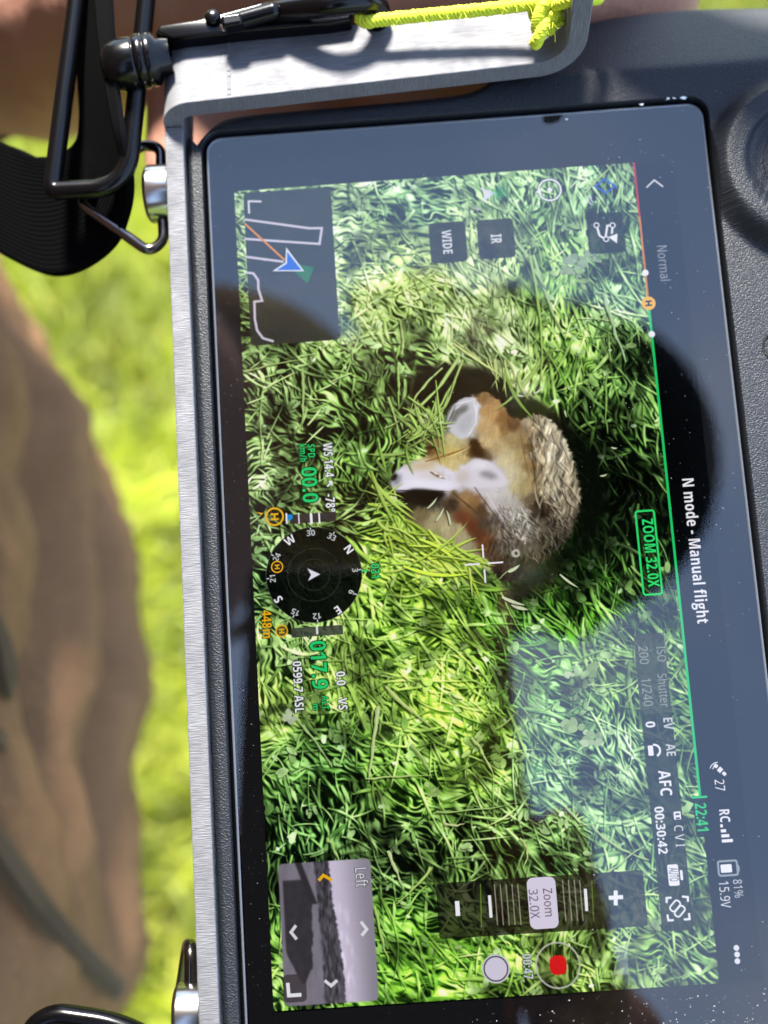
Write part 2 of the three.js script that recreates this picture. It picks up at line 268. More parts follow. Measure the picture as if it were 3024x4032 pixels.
  // ---- the animal: its coat read off as spots of colour, run into one another, with the lie of the fur over them ----
  {
    const coat = [[[744, 733], 60, 58, 62], [[760, 729], 150, 150, 165], [[737, 717], 205, 200, 212], [[736, 699], 222, 215, 222], [[761, 706], 236, 232, 250], [[763, 680], 240, 238, 252], [[726, 683], 206, 196, 180], [[717, 662], 205, 185, 140], [[713, 687], 170, 165, 120], [[744, 653], 225, 215, 215], [[766, 639], 240, 236, 250], [[773, 614], 228, 224, 238], [[731, 647], 200, 180, 150], [[752, 613], 226, 216, 206], [[775, 589], 205, 200, 208], [[715, 620], 214, 186, 110], [[695, 608], 205, 175, 95], [[691, 588], 212, 184, 104], [[722, 595], 220, 196, 130], [[678, 618], 180, 160, 90], [[708, 568], 200, 175, 110], [[682, 561], 190, 165, 105], [[664, 591], 196, 180, 120], [[655, 569], 205, 190, 140], [[682, 636], 120, 80, 35], [[676, 651], 80, 50, 25], [[666, 637], 150, 110, 60], [[701, 635], 160, 125, 70], [[595, 586], 110, 112, 105], [[581, 569], 150, 150, 155], [[571, 547], 205, 205, 215], [[583, 533], 225, 222, 232], [[623, 577], 205, 205, 212], [[602, 560], 165, 165, 165], [[614, 551], 190, 190, 195], [[620, 536], 200, 198, 205], [[639, 568], 200, 200, 205], [[646, 553], 190, 185, 180], [[621, 593], 90, 95, 70], [[607, 579], 95, 98, 90], [[730, 560], 222, 216, 228], [[721, 533], 232, 228, 238], [[733, 508], 215, 210, 220], [[755, 489], 195, 190, 198], [[746, 520], 165, 160, 166], [[757, 505], 140, 136, 142], [[772, 481], 200, 192, 190], [[752, 541], 215, 210, 220], [[767, 552], 200, 195, 205], [[769, 521], 214, 208, 218], [[745, 571], 225, 220, 230], [[678, 540], 60, 38, 16], [[700, 529], 70, 45, 20], [[716, 517], 100, 76, 46], [[693, 549], 90, 60, 25], [[568, 516], 150, 110, 60], [[596, 508], 190, 145, 85], [[602, 488], 196, 150, 90], [[614, 468], 150, 105, 55], [[632, 516], 205, 165, 105], [[645, 491], 200, 165, 105], [[641, 465], 150, 110, 60], [[637, 449], 110, 75, 45], [[670, 514], 210, 180, 125], [[682, 489], 200, 172, 120], [[663, 451], 175, 145, 95], [[675, 431], 165, 135, 85], [[720, 476], 212, 195, 150], [[711, 455], 205, 185, 135], [[707, 434], 180, 155, 100], [[752, 458], 212, 198, 158], [[759, 433], 200, 180, 130], [[771, 419], 170, 145, 95], [[784, 451], 196, 180, 130], [[791, 431], 170, 150, 100], [[740, 411], 140, 110, 65], [[762, 469], 214, 202, 170], [[693, 412], 120, 92, 55], [[630, 397], 170, 150, 120], [[637, 376], 200, 185, 155], [[644, 351], 190, 175, 150], [[662, 399], 140, 118, 88], [[674, 380], 180, 162, 130], [[681, 349], 205, 192, 165], [[698, 330], 190, 175, 150], [[710, 393], 165, 148, 115], [[717, 368], 200, 188, 158], [[735, 339], 185, 172, 145], [[741, 319], 160, 148, 120], [[757, 392], 150, 132, 100], [[764, 367], 185, 172, 142], [[777, 337], 165, 152, 125], [[789, 315], 140, 128, 102], [[800, 380], 160, 145, 112], [[817, 361], 180, 168, 138], [[829, 337], 135, 122, 98], [[835, 317], 110, 100, 80], [[854, 354], 165, 152, 125], [[876, 331], 95, 85, 68], [[901, 343], 70, 62, 50], [[835, 404], 60, 48, 34], [[846, 384], 55, 44, 32], [[818, 418], 110, 92, 64], [[871, 397], 80, 70, 56], [[883, 372], 75, 66, 54], [[789, 528], 205, 198, 204], [[791, 503], 212, 206, 210], [[793, 482], 205, 198, 196], [[822, 505], 196, 188, 188], [[814, 474], 190, 182, 176], [[840, 471], 180, 172, 166], [[844, 486], 165, 155, 150], [[857, 457], 165, 158, 148], [[847, 446], 190, 184, 172], [[882, 464], 140, 132, 122], [[899, 450], 150, 142, 132], [[885, 428], 150, 145, 132], [[907, 471], 90, 80, 68], [[790, 595], 120, 95, 65], [[802, 575], 165, 125, 75], [[809, 550], 150, 110, 65], [[829, 557], 120, 85, 48], [[836, 537], 80, 58, 36], [[810, 602], 60, 45, 30], [[867, 529], 70, 55, 42], [[864, 508], 120, 105, 90], [[787, 718], 20, 16, 14], [[784, 687], 24, 20, 20], [[795, 667], 14, 12, 12], [[792, 641], 50, 45, 36], [[803, 704], 40, 35, 25], [[775, 738], 40, 38, 25], [[848, 579], 112, 58, 30], [[870, 560], 105, 52, 28], [[892, 546], 90, 48, 26], [[914, 533], 110, 66, 34], [[836, 680], 120, 105, 70], [[854, 646], 170, 155, 110], [[876, 622], 182, 168, 125], [[878, 596], 180, 165, 120], [[900, 583], 175, 162, 120], [[908, 609], 165, 155, 110], [[885, 648], 150, 150, 90], [[921, 574], 160, 150, 115], [[926, 503], 70, 60, 48], [[917, 482], 90, 80, 68], [[929, 453], 85, 76, 62], [[921, 421], 80, 72, 60], [[918, 391], 72, 64, 52], [[952, 424], 60, 52, 42], [[959, 465], 55, 48, 38], [[949, 383], 50, 44, 36], [[962, 496], 60, 44, 28], [[921, 350], 52, 46, 38], [[985, 457], 45, 42, 34]];
    const mask = makeCanvas(), mk = mask.getContext('2d'); curve(mk, [[746, 739], [733, 735], [713, 708], [702, 671], [696, 654], [670, 657], [654, 639], [650, 607], [600, 602], [574, 586], [558, 546], [558, 523], [546, 504], [575, 469], [608, 455], [627, 427], [612, 400], [622, 364], [651, 334], [715, 313], [779, 302], [831, 302], [877, 316], [924, 343], [957, 392], [999, 436], [1012, 490], [988, 520], [958, 528], [939, 541], [942, 560], [929, 610], [889, 666], [833, 719], [808, 743], [774, 748]], 'rgb(255,255,255)', 2.2); const ma = mk.getImageData(0, 0, SW, SH).data, scale = Math.abs([805, 309][1] - [773, 769][1]) / 900;
    const X0 = [538, 493][0] - 12, X1 = [1011, 530][0] + 12, Y0 = [806, 294][1] - 12, Y1 = [773, 758][1] + 12, fc = makeCanvas(), f = fc.getContext('2d'), im = f.createImageData(SW, SH), d = im.data;
    const back = (x, y) => sstep([692, 422][1] - y, 0, 26) + sstep(x - [822, 515][0], 0, 60) * sstep([840, 547][1] - y, 0, 40);
    for (let y = Y0 | 0; y < Y1; y++) for (let x = X0 | 0; x < X1; x++) {
      const q = (y * SW + x) * 4, mx = x + 4 * noise3(x * 0.09, y * 0.05, 91), my = y + 4 * noise3(x * 0.09, y * 0.05, 95), mq = (clamp(my | 0, 0, SH - 1) * SW + clamp(mx | 0, 0, SW - 1)) * 4 + 3; if (!ma[mq]) continue;
      const b = clamp(back(x, y), 0, 1), wob = lerp(3, 9, b), wx = x + wob * noise3(x * 0.05, y * 0.05, 3) + 2.4 * noise3(x * 0.16, y * 0.16, 8), wy = y + wob * noise3(x * 0.05, y * 0.05, 13) + 2.4 * noise3(x * 0.16, y * 0.16, 18);
      let W = 0, r = 0, g2 = 0, b2 = 0; for (const c of coat) { const dx = wx - c[0][0], dy = wy - c[0][1], s = dx * dx + dy * dy + 90, w = 1 / (s * s * Math.sqrt(s)); W += w; r += w * c[1]; g2 += w * c[2]; b2 += w * c[3]; }
      r /= W; g2 /= W; b2 /= W; const lum = (r + g2 + b2) / 3; r = lerp(r, lum, 0.14); b2 = lerp(b2, lum, 0.14); const lean = 0.34, ca = Math.cos(lean), sa = Math.sin(lean), tx = x + 3 * noise3(x * 0.03, y * 0.03, 44), ty = y + 3 * noise3(x * 0.03, y * 0.03, 48), al = tx * ca + ty * sa, ac = -tx * sa + ty * ca;
      const tuft = 0.55 * noise3(al * 0.02, ac * 0.075, 5) + 0.35 * noise3(al * 0.035, ac * 0.16, 15) + 0.25 * noise3(al * 0.012, ac * 0.03, 35), fine = noise3(al * 0.10, ac * 0.42, 25), amt = lerp(lum > 185 ? 0.03 : 0.10, 0.75, b), k = 1 + amt * tuft + (lum > 185 ? 0.02 : 0.06) * fine;
      d[q] = clamp(r * k, 0, 255); d[q + 1] = clamp(g2 * k, 0, 255); d[q + 2] = clamp(b2 * k, 0, 255); d[q + 3] = ma[mq];
    }
    f.putImageData(im, 0, 0);
    curve(f, [[775, 738], [769, 686], [776, 640], [786, 609], [805, 640], [814, 674], [803, 717], [789, 738]], 'rgb(16,13,12)', 4);
    curve(f, [[757, 744], [734, 736], [716, 711], [705, 679], [706, 641], [725, 615], [742, 586], [762, 567], [779, 588], [782, 615], [776, 650], [768, 686], [778, 715], [774, 737]], 'rgb(226,221,235)', 3);
    curve(f, [[720, 709], [705, 676], [701, 638], [722, 621], [732, 660], [728, 688]], 'rgb(200,180,134)', 7, 0.8); curve(f, [[765, 727], [747, 690], [762, 634], [765, 588], [778, 615], [772, 655], [764, 691]], 'rgb(242,239,252)', 6, 0.8);
    curve(f, [[756, 743], [737, 735], [731, 718], [751, 718], [766, 731]], 'rgb(124,124,136)', 5, 0.85); curve(f, [[749, 745], [733, 738], [734, 725], [750, 732]], 'rgb(20,16,16)', 2.2); curve(f, [[739, 650], [734, 631], [747, 612], [752, 632]], 'rgb(176,150,118)', 5, 0.7);
    curve(f, [[626, 604], [599, 597], [574, 579], [559, 547], [566, 524], [595, 522], [628, 533], [655, 551], [664, 570], [648, 586], [639, 598]], 'rgb(204,203,211)', 1.6);
    curve(f, [[621, 597], [594, 587], [580, 566], [577, 545], [594, 550], [602, 571], [623, 584]], 'rgb(106,107,101)', 4, 0.9); curve(f, [[631, 580], [607, 564], [596, 543], [610, 536], [637, 547], [650, 567]], 'rgb(182,183,188)', 5, 0.85);
    curve(f, [[757, 592], [719, 560], [707, 531], [720, 503], [749, 479], [776, 465], [785, 489], [781, 527], [780, 564]], 'rgb(218,213,223)', 2.6); curve(f, [[747, 542], [738, 513], [761, 484], [763, 511]], 'rgb(140,136,142)', 5, 0.85); curve(f, [[731, 560], [715, 532], [726, 505], [735, 524]], 'rgb(236,233,241)', 5, 0.8);
    curve(f, [[663, 548], [664, 534], [701, 521], [715, 512], [708, 532], [699, 550]], 'rgb(58,36,14)', 3.5, 0.9);
    curve(f, [[753, 597], [733, 580], [740, 558], [762, 557], [772, 578]], 'rgb(198,186,176)', 6, 0.7); curve(f, [[741, 689], [735, 648], [748, 612], [753, 644]], 'rgb(208,198,192)', 6, 0.6);
    const hair = (n, x0, y0, x1, y1, lo, hi, size, ang) => { for (let k = 0; k < n; k++) { const x = lerp(x0, x1, R()), y = lerp(y0, y1, R()); if (ma[((y | 0) * SW + (x | 0)) * 4 + 3] < 250) continue; const c = mixc(lo, hi, R()), a = ang + gauss() * 0.5, L = size * (0.8 + R()), B = gauss() * 5; blade(f, x + 2, y + 1.5, a, L, size * 0.2, B, 'rgba(40,30,18,0.4)'); blade(f, x, y, a, L, size * 0.15, B, css(c, 0.6)); } };
    const A = [616, 292], B = [860, 406]; hair(60, A[0], A[1], B[0], B[1], [190, 176, 146], [236, 228, 206], 30, 1.25);
    const C1 = [856, 324], C2 = [967, 496]; hair(130, C1[0], C1[1], C2[0], C2[1], [120, 110, 92], [196, 188, 168], 13, 1.0);
    const D1 = [828, 419], D2 = [917, 487]; hair(50, D1[0], D1[1], D2[0], D2[1], [170, 164, 152], [226, 222, 212], 12, 0.9);
    const dash = (p, q, w, c) => { const L = Math.hypot(q[0] - p[0], q[1] - p[1]); blade(f, (p[0] + q[0]) / 2, (p[1] + q[1]) / 2, Math.atan2(q[0] - p[0], -(q[1] - p[1])), L, w, 3, c); };
    dash([709, 659], [679, 545], 4, 'rgba(140,98,44,0.8)'); dash([703, 606], [678, 545], 3, 'rgba(226,206,140,0.85)'); dash([610, 530], [561, 536], 3, 'rgba(238,236,244,0.8)'); dash([656, 556], [615, 527], 3, 'rgba(236,232,240,0.8)'); dash([590, 585], [572, 558], 3, 'rgba(226,224,230,0.7)');
    dash([778, 548], [929, 453], 4, 'rgba(70,56,44,0.55)'); dash([667, 405], [809, 402], 4, 'rgba(84,64,38,0.7)'); dash([654, 430], [782, 415], 3, 'rgba(120,92,54,0.6)'); dash([610, 457], [653, 450], 4, 'rgba(110,74,40,0.6)'); dash([773, 730], [784, 600], 3, 'rgba(14,12,12,0.7)');
    dash([734, 650], [755, 613], 4, 'rgba(84,60,40,0.7)'); dash([626, 603], [574, 576], 3, 'rgba(60,54,44,0.6)'); dash([574, 576], [564, 524], 2.5, 'rgba(240,238,246,0.9)'); dash([573, 524], [631, 533], 3, 'rgba(240,238,246,0.8)'); dash([675, 659], [675, 627], 6, 'rgba(58,36,18,0.8)'); dash([787, 600], [851, 533], 4, 'rgba(66,48,30,0.6)'); dash([790, 523], [892, 470], 3, 'rgba(236,230,228,0.5)');
    curve(f, [[737, 639], [738, 633], [742, 635], [741, 640]], 'rgb(250,248,250)', 0.8); curve(f, [[745, 629], [746, 622], [751, 623], [750, 629]], 'rgb(250,248,250)', 0.8);
    g.save(); g.filter = 'blur(0.4px)'; g.drawImage(fc, 0, 0); g.restore();
  }
  // stalks and blades that lean over the animal and the hollow
  const stalk = (a, m, b, w, c) => {   // a stem that thins towards its tip and wavers a little
    const q = [], k0 = R() * 50; for (let i = 0; i <= 18; i++) { const t = i / 18, x = (1 - t) * (1 - t) * a[0] + 2 * t * (1 - t) * m[0] + t * t * b[0], y = (1 - t) * (1 - t) * a[1] + 2 * t * (1 - t) * m[1] + t * t * b[1], dx = 2 * (1 - t) * (m[0] - a[0]) + 2 * t * (b[0] - m[0]), dy = 2 * (1 - t) * (m[1] - a[1]) + 2 * t * (b[1] - m[1]), l = Math.hypot(dx, dy) || 1, o = 2.5 * noise3(t * 3, k0, 1); q.push([x - dy / l * o, y + dx / l * o, -dy / l, dx / l, w * 0.42 * (1 - 0.72 * t * t) * (0.75 + 0.4 * noise3(t * 6, k0, 9))]); }
    const run = (sc, ox, oy, fill) => { g.fillStyle = fill; g.beginPath(); q.forEach((p, i) => { const X = p[0] + p[2] * p[4] * sc + ox, Y = p[1] + p[3] * p[4] * sc + oy; i ? g.lineTo(X, Y) : g.moveTo(X, Y); }); for (let i = q.length - 1; i >= 0; i--) { const p = q[i]; g.lineTo(p[0] - p[2] * p[4] * sc + ox, p[1] - p[3] * p[4] * sc + oy); } g.fill(); };
    run(1.3, 3, 2.5, 'rgba(8,14,4,0.45)'); run(1, 0, 0, css(mixc(c, [90, 120, 40], 0.2))); run(0.5, -0.8, -0.8, css(mixc(c, [246, 250, 205], 0.45), 0.85));
  };
  stalk([460, 559], [578, 640], [623, 751], 12, [176, 208, 110]); stalk([468, 552], [605, 610], [647, 701], 9, [160, 196, 90]); stalk([486, 601], [534, 681], [623, 699], 9, [176, 204, 116]);
  stalk([474, 709], [524, 705], [569, 714], 11, [150, 192, 84]); stalk([509, 571], [629, 612], [665, 682], 8, [150, 180, 80]); stalk([586, 645], [644, 689], [661, 738], 8, [164, 196, 90]);
  stalk([593, 665], [680, 703], [695, 720], 6, [150, 184, 70]); stalk([976, 477], [994, 502], [1006, 522], 4, [150, 160, 110]); stalk([1029, 505], [1077, 489], [1125, 470], 6, [130, 176, 70]);
  stalk([526, 212], [608, 227], [673, 224], 8, [96, 150, 50]); stalk([818, 831], [812, 783], [805, 708], 9, [150, 196, 90]);
  for (const [p, q, w] of [[[532, 424], [547, 442], 9], [[562, 431], [566, 413], 8], [[559, 383], [548, 370], 9], [[816, 657], [801, 642], 8], [[846, 640], [828, 628], 9], [[856, 613], [835, 617], 8], [[980, 479], [971, 463], 13], [[1004, 358], [1025, 333], 9], [[1062, 476], [1071, 454], 15], [[1045, 494], [1059, 462], 13], [[771, 247], [769, 239], 7], [[706, 215], [707, 209], 7], [[553, 306], [557, 304], 6], [[613, 319], [622, 317], 6]]) { const L = Math.hypot(q[0] - p[0], q[1] - p[1]) * 1.5 + 6, A = Math.atan2(q[0] - p[0], -(q[1] - p[1])); blade(g, (p[0] + q[0]) / 2 + 2, (p[1] + q[1]) / 2 + 2, A, L, w * 0.6, 4, 'rgba(10,14,6,0.6)'); blade(g, (p[0] + q[0]) / 2, (p[1] + q[1]) / 2, A, L, w * 0.5, 4, 'rgb(206,214,178)'); }
  curve(g, [[933, 473], [930, 457], [946, 453], [953, 465], [944, 476]], 'rgb(190,186,176)', 1); curve(g, [[937, 468], [937, 460], [945, 459], [946, 466]], 'rgb(70,62,52)', 1);
  // blades in front of the belly, at the nose and above the neck
  const inPoly = (pts) => (x, y) => { let c = false; for (let i = 0, j = pts.length - 1; i < pts.length; j = i++) if ((pts[i][1] > y) !== (pts[j][1] > y) && x < (pts[j][0] - pts[i][0]) * (y - pts[i][1]) / (pts[j][1] - pts[i][1]) + pts[i][0]) c = !c; return c; };
  const cover = (n, pts, l = 2) => { const xs = pts.map((p) => p[0]), ys = pts.map((p) => p[1]); sprout(g, n, l, Math.min(...xs), Math.min(...ys), Math.max(...xs), Math.max(...ys), inPoly(pts)); };
  cover(110, [[834, 753], [857, 703], [897, 651], [938, 564], [997, 568], [975, 723], [891, 796]]); cover(40, [[884, 666], [913, 593], [935, 556], [952, 588], [920, 661]], 3);
  cover(26, [[675, 775], [673, 691], [699, 657], [712, 705], [734, 747], [740, 775]]); cover(80, [[595, 685], [593, 609], [638, 605], [667, 651], [644, 689]]);
  cover(60, [[462, 527], [493, 449], [564, 383], [574, 416], [511, 483]], 3); cover(25, [[772, 777], [770, 741], [799, 735], [805, 767]]);
  // a few long pale stems and dry scraps elsewhere
  for (const [a, m, b, w, c] of [[[1272, 807], [1367, 825], [1440, 841], 13, [180, 204, 130]], [[1227, 786], [1281, 744], [1325, 689], 13, [186, 206, 110]], [[1362, 737], [1403, 706], [1438, 697], 11, [150, 186, 90]],
    [[1431, 846], [1434, 754], [1432, 696], 6, [176, 206, 110]], [[1517, 691], [1518, 588], [1507, 496], 5, [150, 190, 100]], [[1276, 1005], [1342, 951], [1401, 919], 8, [150, 186, 110]], [[219, 363], [349, 338], [434, 303], 12, [156, 196, 122]],
    [[151, 413], [225, 376], [304, 340], 13, [156, 196, 130]], [[328, 202], [424, 187], [501, 164], 12, [158, 198, 150]], [[73, 227], [31, 186], [1, 146], 9, [166, 200, 140]], [[219, 370], [431, 345], [536, 372], 9, [140, 188, 70]], [[460, 1078], [445, 1022], [438, 942], 8, [150, 180, 96]],
    [[470, 938], [533, 935], [613, 946], 11, [150, 186, 100]], [[547, 736], [598, 721], [635, 718], 9, [160, 196, 96]], [[443, 699], [406, 684], [354, 699], 9, [180, 206, 120]], [[1354, 598], [1401, 567], [1447, 554], 10, [180, 210, 110]],
    [[1593, 805], [1638, 791], [1677, 776], 11, [190, 210, 150]], [[1540, 675], [1553, 648], [1543, 630], 9, [196, 204, 140]], [[1557, 940], [1580, 924], [1625, 915], 10, [160, 200, 100]], [[1566, 347], [1619, 301], [1651, 225], 10, [170, 206, 120]], [[1702, 376], [1662, 305], [1618, 233], 9, [166, 200, 120]],
    [[1584, 508], [1608, 481], [1650, 508], 9, [186, 206, 120]], [[1637, 711], [1679, 748], [1709, 795], 11, [160, 196, 90]], [[1711, 841], [1782, 834], [1832, 820], 9, [160, 200, 90]]]) stalk(a, m, b, w, c);
  for (const [p, r, c] of [[[233, 266], 13, [168, 190, 160]], [[253, 250], 12, [170, 192, 160]], [[230, 223], 11, [176, 196, 166]], [[264, 282], 11, [166, 186, 150]], [[1224, 309], 14, [150, 180, 110]], [[1340, 372], 15, [168, 196, 130]], [[1371, 329], 14, [190, 210, 160]], [[1275, 1011], 12, [206, 216, 186]], [[1471, 699], 12, [176, 206, 120]], [[1220, 367], 10, [206, 222, 180]]]) for (let k = 0; k < 9; k++) { g.fillStyle = css(mixc(c, [40, 70, 30], R() * 0.35)); g.beginPath(); g.ellipse(p[0] + gauss() * r * 1.3, p[1] + gauss() * r * 1.3, r * (0.35 + R() * 0.5), r * (0.25 + R() * 0.4), R() * 3, 0, 7); g.fill(); }
  // the picture is a hard-sharpened, compressed enlargement: fine blocks of uneven tone
  for (let k = 0; k < 2600; k++) { const x = R() * SW, y = R() * SH; g.fillStyle = R() < 0.5 ? 'rgba(0,10,0,0.04)' : 'rgba(235,245,205,0.04)'; g.fillRect(x, y, 4 + R() * 16, 3 + R() * 9); }

  // ---- the flight display over the picture ----
  const GREEN = 'rgb(38,208,112)', WHITE = 'rgb(240,238,246)', YEL = 'rgb(240,178,30)', DIM = 'rgb(150,160,152)';
  g.fillStyle = 'rgb(3,4,6)'; g.fillRect(0, 0, SW, 97);
  const text = (s, a, b, h, col, bold = true, edge = 0) => {   // runs from a to b, cap height h
    g.save(); g.font = `${bold ? 'bold ' : ''}${Math.round(h / 0.72)}px sans-serif`; g.textBaseline = 'alphabetic'; const w = g.measureText(s).width, L = b[0] - a[0], y = (a[1] + b[1]) / 2 + h / 2;
    g.translate(a[0], y); g.scale(L / w, 1); if (edge) { g.lineWidth = edge; g.strokeStyle = 'rgba(0,20,8,0.75)'; g.lineJoin = 'round'; g.strokeText(s, 0, 0); } g.fillStyle = col; g.fillText(s, 0, 0); g.restore();
  };
  const line = (pts, w, col) => { g.strokeStyle = col; g.lineWidth = w; g.lineCap = 'butt'; g.lineJoin = 'miter'; g.beginPath(); pts.forEach((p, i) => (i ? g.lineTo(...p) : g.moveTo(...p))); g.stroke(); };
  const poly = (pts, col) => { g.fillStyle = col; g.beginPath(); pts.forEach((p, i) => (i ? g.lineTo(...p) : g.moveTo(...p))); g.closePath(); g.fill(); };
  const rbox = (a, b, r, col, stroke) => { const x = Math.min(a[0], b[0]), y = Math.min(a[1], b[1]), w = Math.abs(a[0] - b[0]), h = Math.abs(a[1] - b[1]); g.beginPath(); g.roundRect(x, y, w, h, r); if (col) { g.fillStyle = col; g.fill(); } if (stroke) { g.strokeStyle = stroke[0]; g.lineWidth = stroke[1]; g.stroke(); } };
  const ring = (p, r, w, col, fill) => { g.beginPath(); g.arc(p[0], p[1], r, 0, 7); if (fill) { g.fillStyle = fill; g.fill(); } if (w) { g.strokeStyle = col; g.lineWidth = w; g.stroke(); } };
  const home = (p, r, fill) => { ring(p, r, r * 0.24, YEL, fill); line([[p[0] - r * 0.3, p[1] - r * 0.48], [p[0] - r * 0.3, p[1] + r * 0.48]], r * 0.24, YEL); line([[p[0] + r * 0.3, p[1] - r * 0.48], [p[0] + r * 0.3, p[1] + r * 0.48]], r * 0.24, YEL); line([[p[0] - r * 0.3, p[1]], [p[0] + r * 0.3, p[1]]], r * 0.24, YEL); };
  // top bar
  const LY = 97;
  line([[0, LY], [[140, 101][0], LY]], 5, 'rgb(196,36,46)'); line([[[140, 101][0], LY], [[345, 99][0], LY]], 5, 'rgb(214,128,44)'); line([[[345, 99][0], LY], [[1519, 101][0], LY]], 6, 'rgb(30,200,104)');
  ring([[283, 101][0], LY], 8, 0, '', WHITE); ring([[437, 99][0], LY], 8, 0, '', WHITE); const hp = [[360, 99][0], LY]; ring(hp, 17, 0, '', 'rgb(244,184,48)');
  line([[hp[0] - 5, hp[1] - 8], [hp[0] - 5, hp[1] + 8]], 4, '#111'); line([[hp[0] + 5, hp[1] - 8], [hp[0] + 5, hp[1] + 8]], 4, '#111'); line([[hp[0] - 5, hp[1]], [hp[0] + 5, hp[1]]], 4, '#111');
  line([[67, 73], [49, 52], [68, 32]], 4, 'rgb(220,220,228)'); line([[117, 78], [119, 30]], 2, 'rgb(26,30,36)');
  text('Normal', [215, 51], [309, 51], 23, 'rgb(158,162,170)', false);
  text('N mode - Manual flight', [790, 47], [1133, 50], 27, WHITE);
  rbox([1517, 114], [1607, 84], 3, 'rgba(6,20,14,0.9)'); line([[[1520, 101][0], [1521, 115][1]], [[1520, 101][0], [1520, 81][1]]], 5, GREEN); text('22:41', [1532, 97], [1598, 99], 25, GREEN);
  text('27', [1483, 49], [1510, 50], 22, WHITE, false); text('RC', [1548, 45], [1579, 47], 24, WHITE); for (const [k, h] of [[0, 6], [1, 12], [2, 18], [3, 25]]) { const p = [1590, 57]; g.fillStyle = WHITE; g.fillRect(p[0] + k * 11 - 8, p[1] - h + 2, 7, h); }
  { const p = [1463, 46]; g.save(); g.translate(...p); g.rotate(-0.75); g.fillStyle = WHITE; g.fillRect(-5, -6, 10, 12); g.fillRect(-17, -4, 9, 8); g.fillRect(8, -4, 9, 8); g.restore(); g.strokeStyle = WHITE; g.lineWidth = 2.5; for (const r of [13, 19]) { g.beginPath(); g.arc(p[0] + 2, p[1] + 4, r, 1.9, 3.2); g.stroke(); } }
  rbox([1662, 73], [1693, 31], 4, null, ['rgb(150,158,166)', 5]); rbox([1669, 68], [1687, 43], 2, WHITE); rbox([1672, 29], [1686, 26], 2, 'rgb(150,158,166)');
  text('81%', [1702, 33], [1743, 36], 20, 'rgb(214,216,224)', false); text('15.9V', [1703, 63], [1762, 66], 22, 'rgb(226,228,236)', false); line([[1800, 75], [1801, 27]], 2, 'rgb(34,38,46)');
  for (const p of [[1848, 52], [1862, 52], [1876, 53]]) ring(p, 6.5, 0, '', 'rgb(226,226,236)');
  // left-hand buttons
  g.strokeStyle = 'rgb(36,96,214)'; g.lineWidth = 4; g.beginPath(); [[54, 197], [37, 172], [57, 148], [73, 173]].forEach((p, i) => (i ? g.lineTo(...p) : g.moveTo(...p))); g.closePath(); g.stroke();
  for (const r of [10, 17]) { const p = [86, 200]; g.strokeStyle = 'rgb(200,206,210)'; g.lineWidth = 3.5; g.beginPath(); g.arc(p[0], p[1], r, 0.5, 2.2); g.stroke(); }
  ring([55, 308], 27, 9, 'rgba(20,34,24,0.55)'); ring([55, 308], 27, 4.5, WHITE); ring([55, 308], 6, 0, '', WHITE); poly([[57, 343], [48, 326], [58, 331], [67, 326]], WHITE);
  rbox([124, 227], [227, 137], 10, 'rgba(8,16,14,0.72)'); { const A = [154, 203], B = [191, 185], D = [157, 177], E = [157, 164]; line([A, [181, 198], B, D, E, [179, 168]], 5, WHITE); for (const p of [A, [191, 183], E]) ring(p, 6, 3, WHITE, 'rgb(20,30,26)'); poly([[204, 158], [186, 177], [179, 154]], WHITE); }
  poly([[53, 439], [36, 478], [52, 467], [74, 475]], 'rgb(224,220,232)'); poly([[92, 478], [85, 490], [95, 489]], 'rgb(190,190,200)'); curve(g, [[42, 447], [39, 415], [68, 417], [63, 448]], 'rgb(30,170,90)', 7, 0.6);
  rbox([120, 493], [220, 404], 10, 'rgba(28,30,26,0.84)'); text('IR', [158, 448], [182, 448], 26, 'rgb(222,222,228)'); rbox([119, 610], [222, 521], 10, 'rgba(28,30,26,0.86)'); text('WIDE', [139, 566], [201, 568], 24, 'rgb(222,222,228)');
  // map inset
  rbox([6, 1058], [396, 843], 10, 'rgba(40,46,44,0.95)'); { const a = [6, 1058], b = [396, 843]; for (let x = a[0]; x < b[0]; x += 4) { g.fillStyle = `rgba(${70 + R() * 30},${60 + R() * 26},${58 + R() * 20},0.16)`; g.fillRect(x, b[1], 2, a[1] - b[1]); } g.fillStyle = 'rgba(96,72,68,0.18)'; g.fillRect(a[0] + (b[0] - a[0]) * 0.55, b[1], (b[0] - a[0]) * 0.45, a[1] - b[1]); }
  line([[31, 1014], [28, 1046], [60, 1046]], 5, 'rgb(216,214,226)'); line([[74, 1059], [109, 901], [111, 870], [151, 878], [137, 974], [124, 1061]], 6, 'rgb(206,198,214)'); line([[170, 1061], [190, 968]], 6, 'rgb(206,198,214)');
  line([[210, 1062], [214, 1043], [233, 1032], [254, 1033], [285, 1025], [286, 1044], [330, 1045], [358, 1041], [379, 1028], [389, 1002]], 6, 'rgb(206,198,214)'); line([[84, 1059], [186, 965]], 5, 'rgb(222,140,38)'); poly([[199, 930], [210, 895], [250, 913], [219, 942]], 'rgba(30,160,84,0.6)');
  poly([[153, 960], [218, 919], [212, 997], [192, 964]], 'rgb(226,226,240)'); poly([[165, 958], [214, 926], [210, 986], [195, 960]], 'rgb(34,106,214)');
  // speed block
  text('WS 14.4', [647, 888], [731, 886], 22, WHITE, true, 4); text('-78°', [770, 889], [815, 888], 22, WHITE, true, 4); line([[753, 894], [743, 884]], 4, WHITE); line([[750, 883], [742, 883], [741, 890]], 4, WHITE);
  text('SPD', [647, 927], [681, 926], 17, GREEN, true, 3); text('km/h', [645, 947], [690, 947], 17, GREEN, true, 3); text('00.0', [702, 935], [789, 936], 36, GREEN, true, 5);
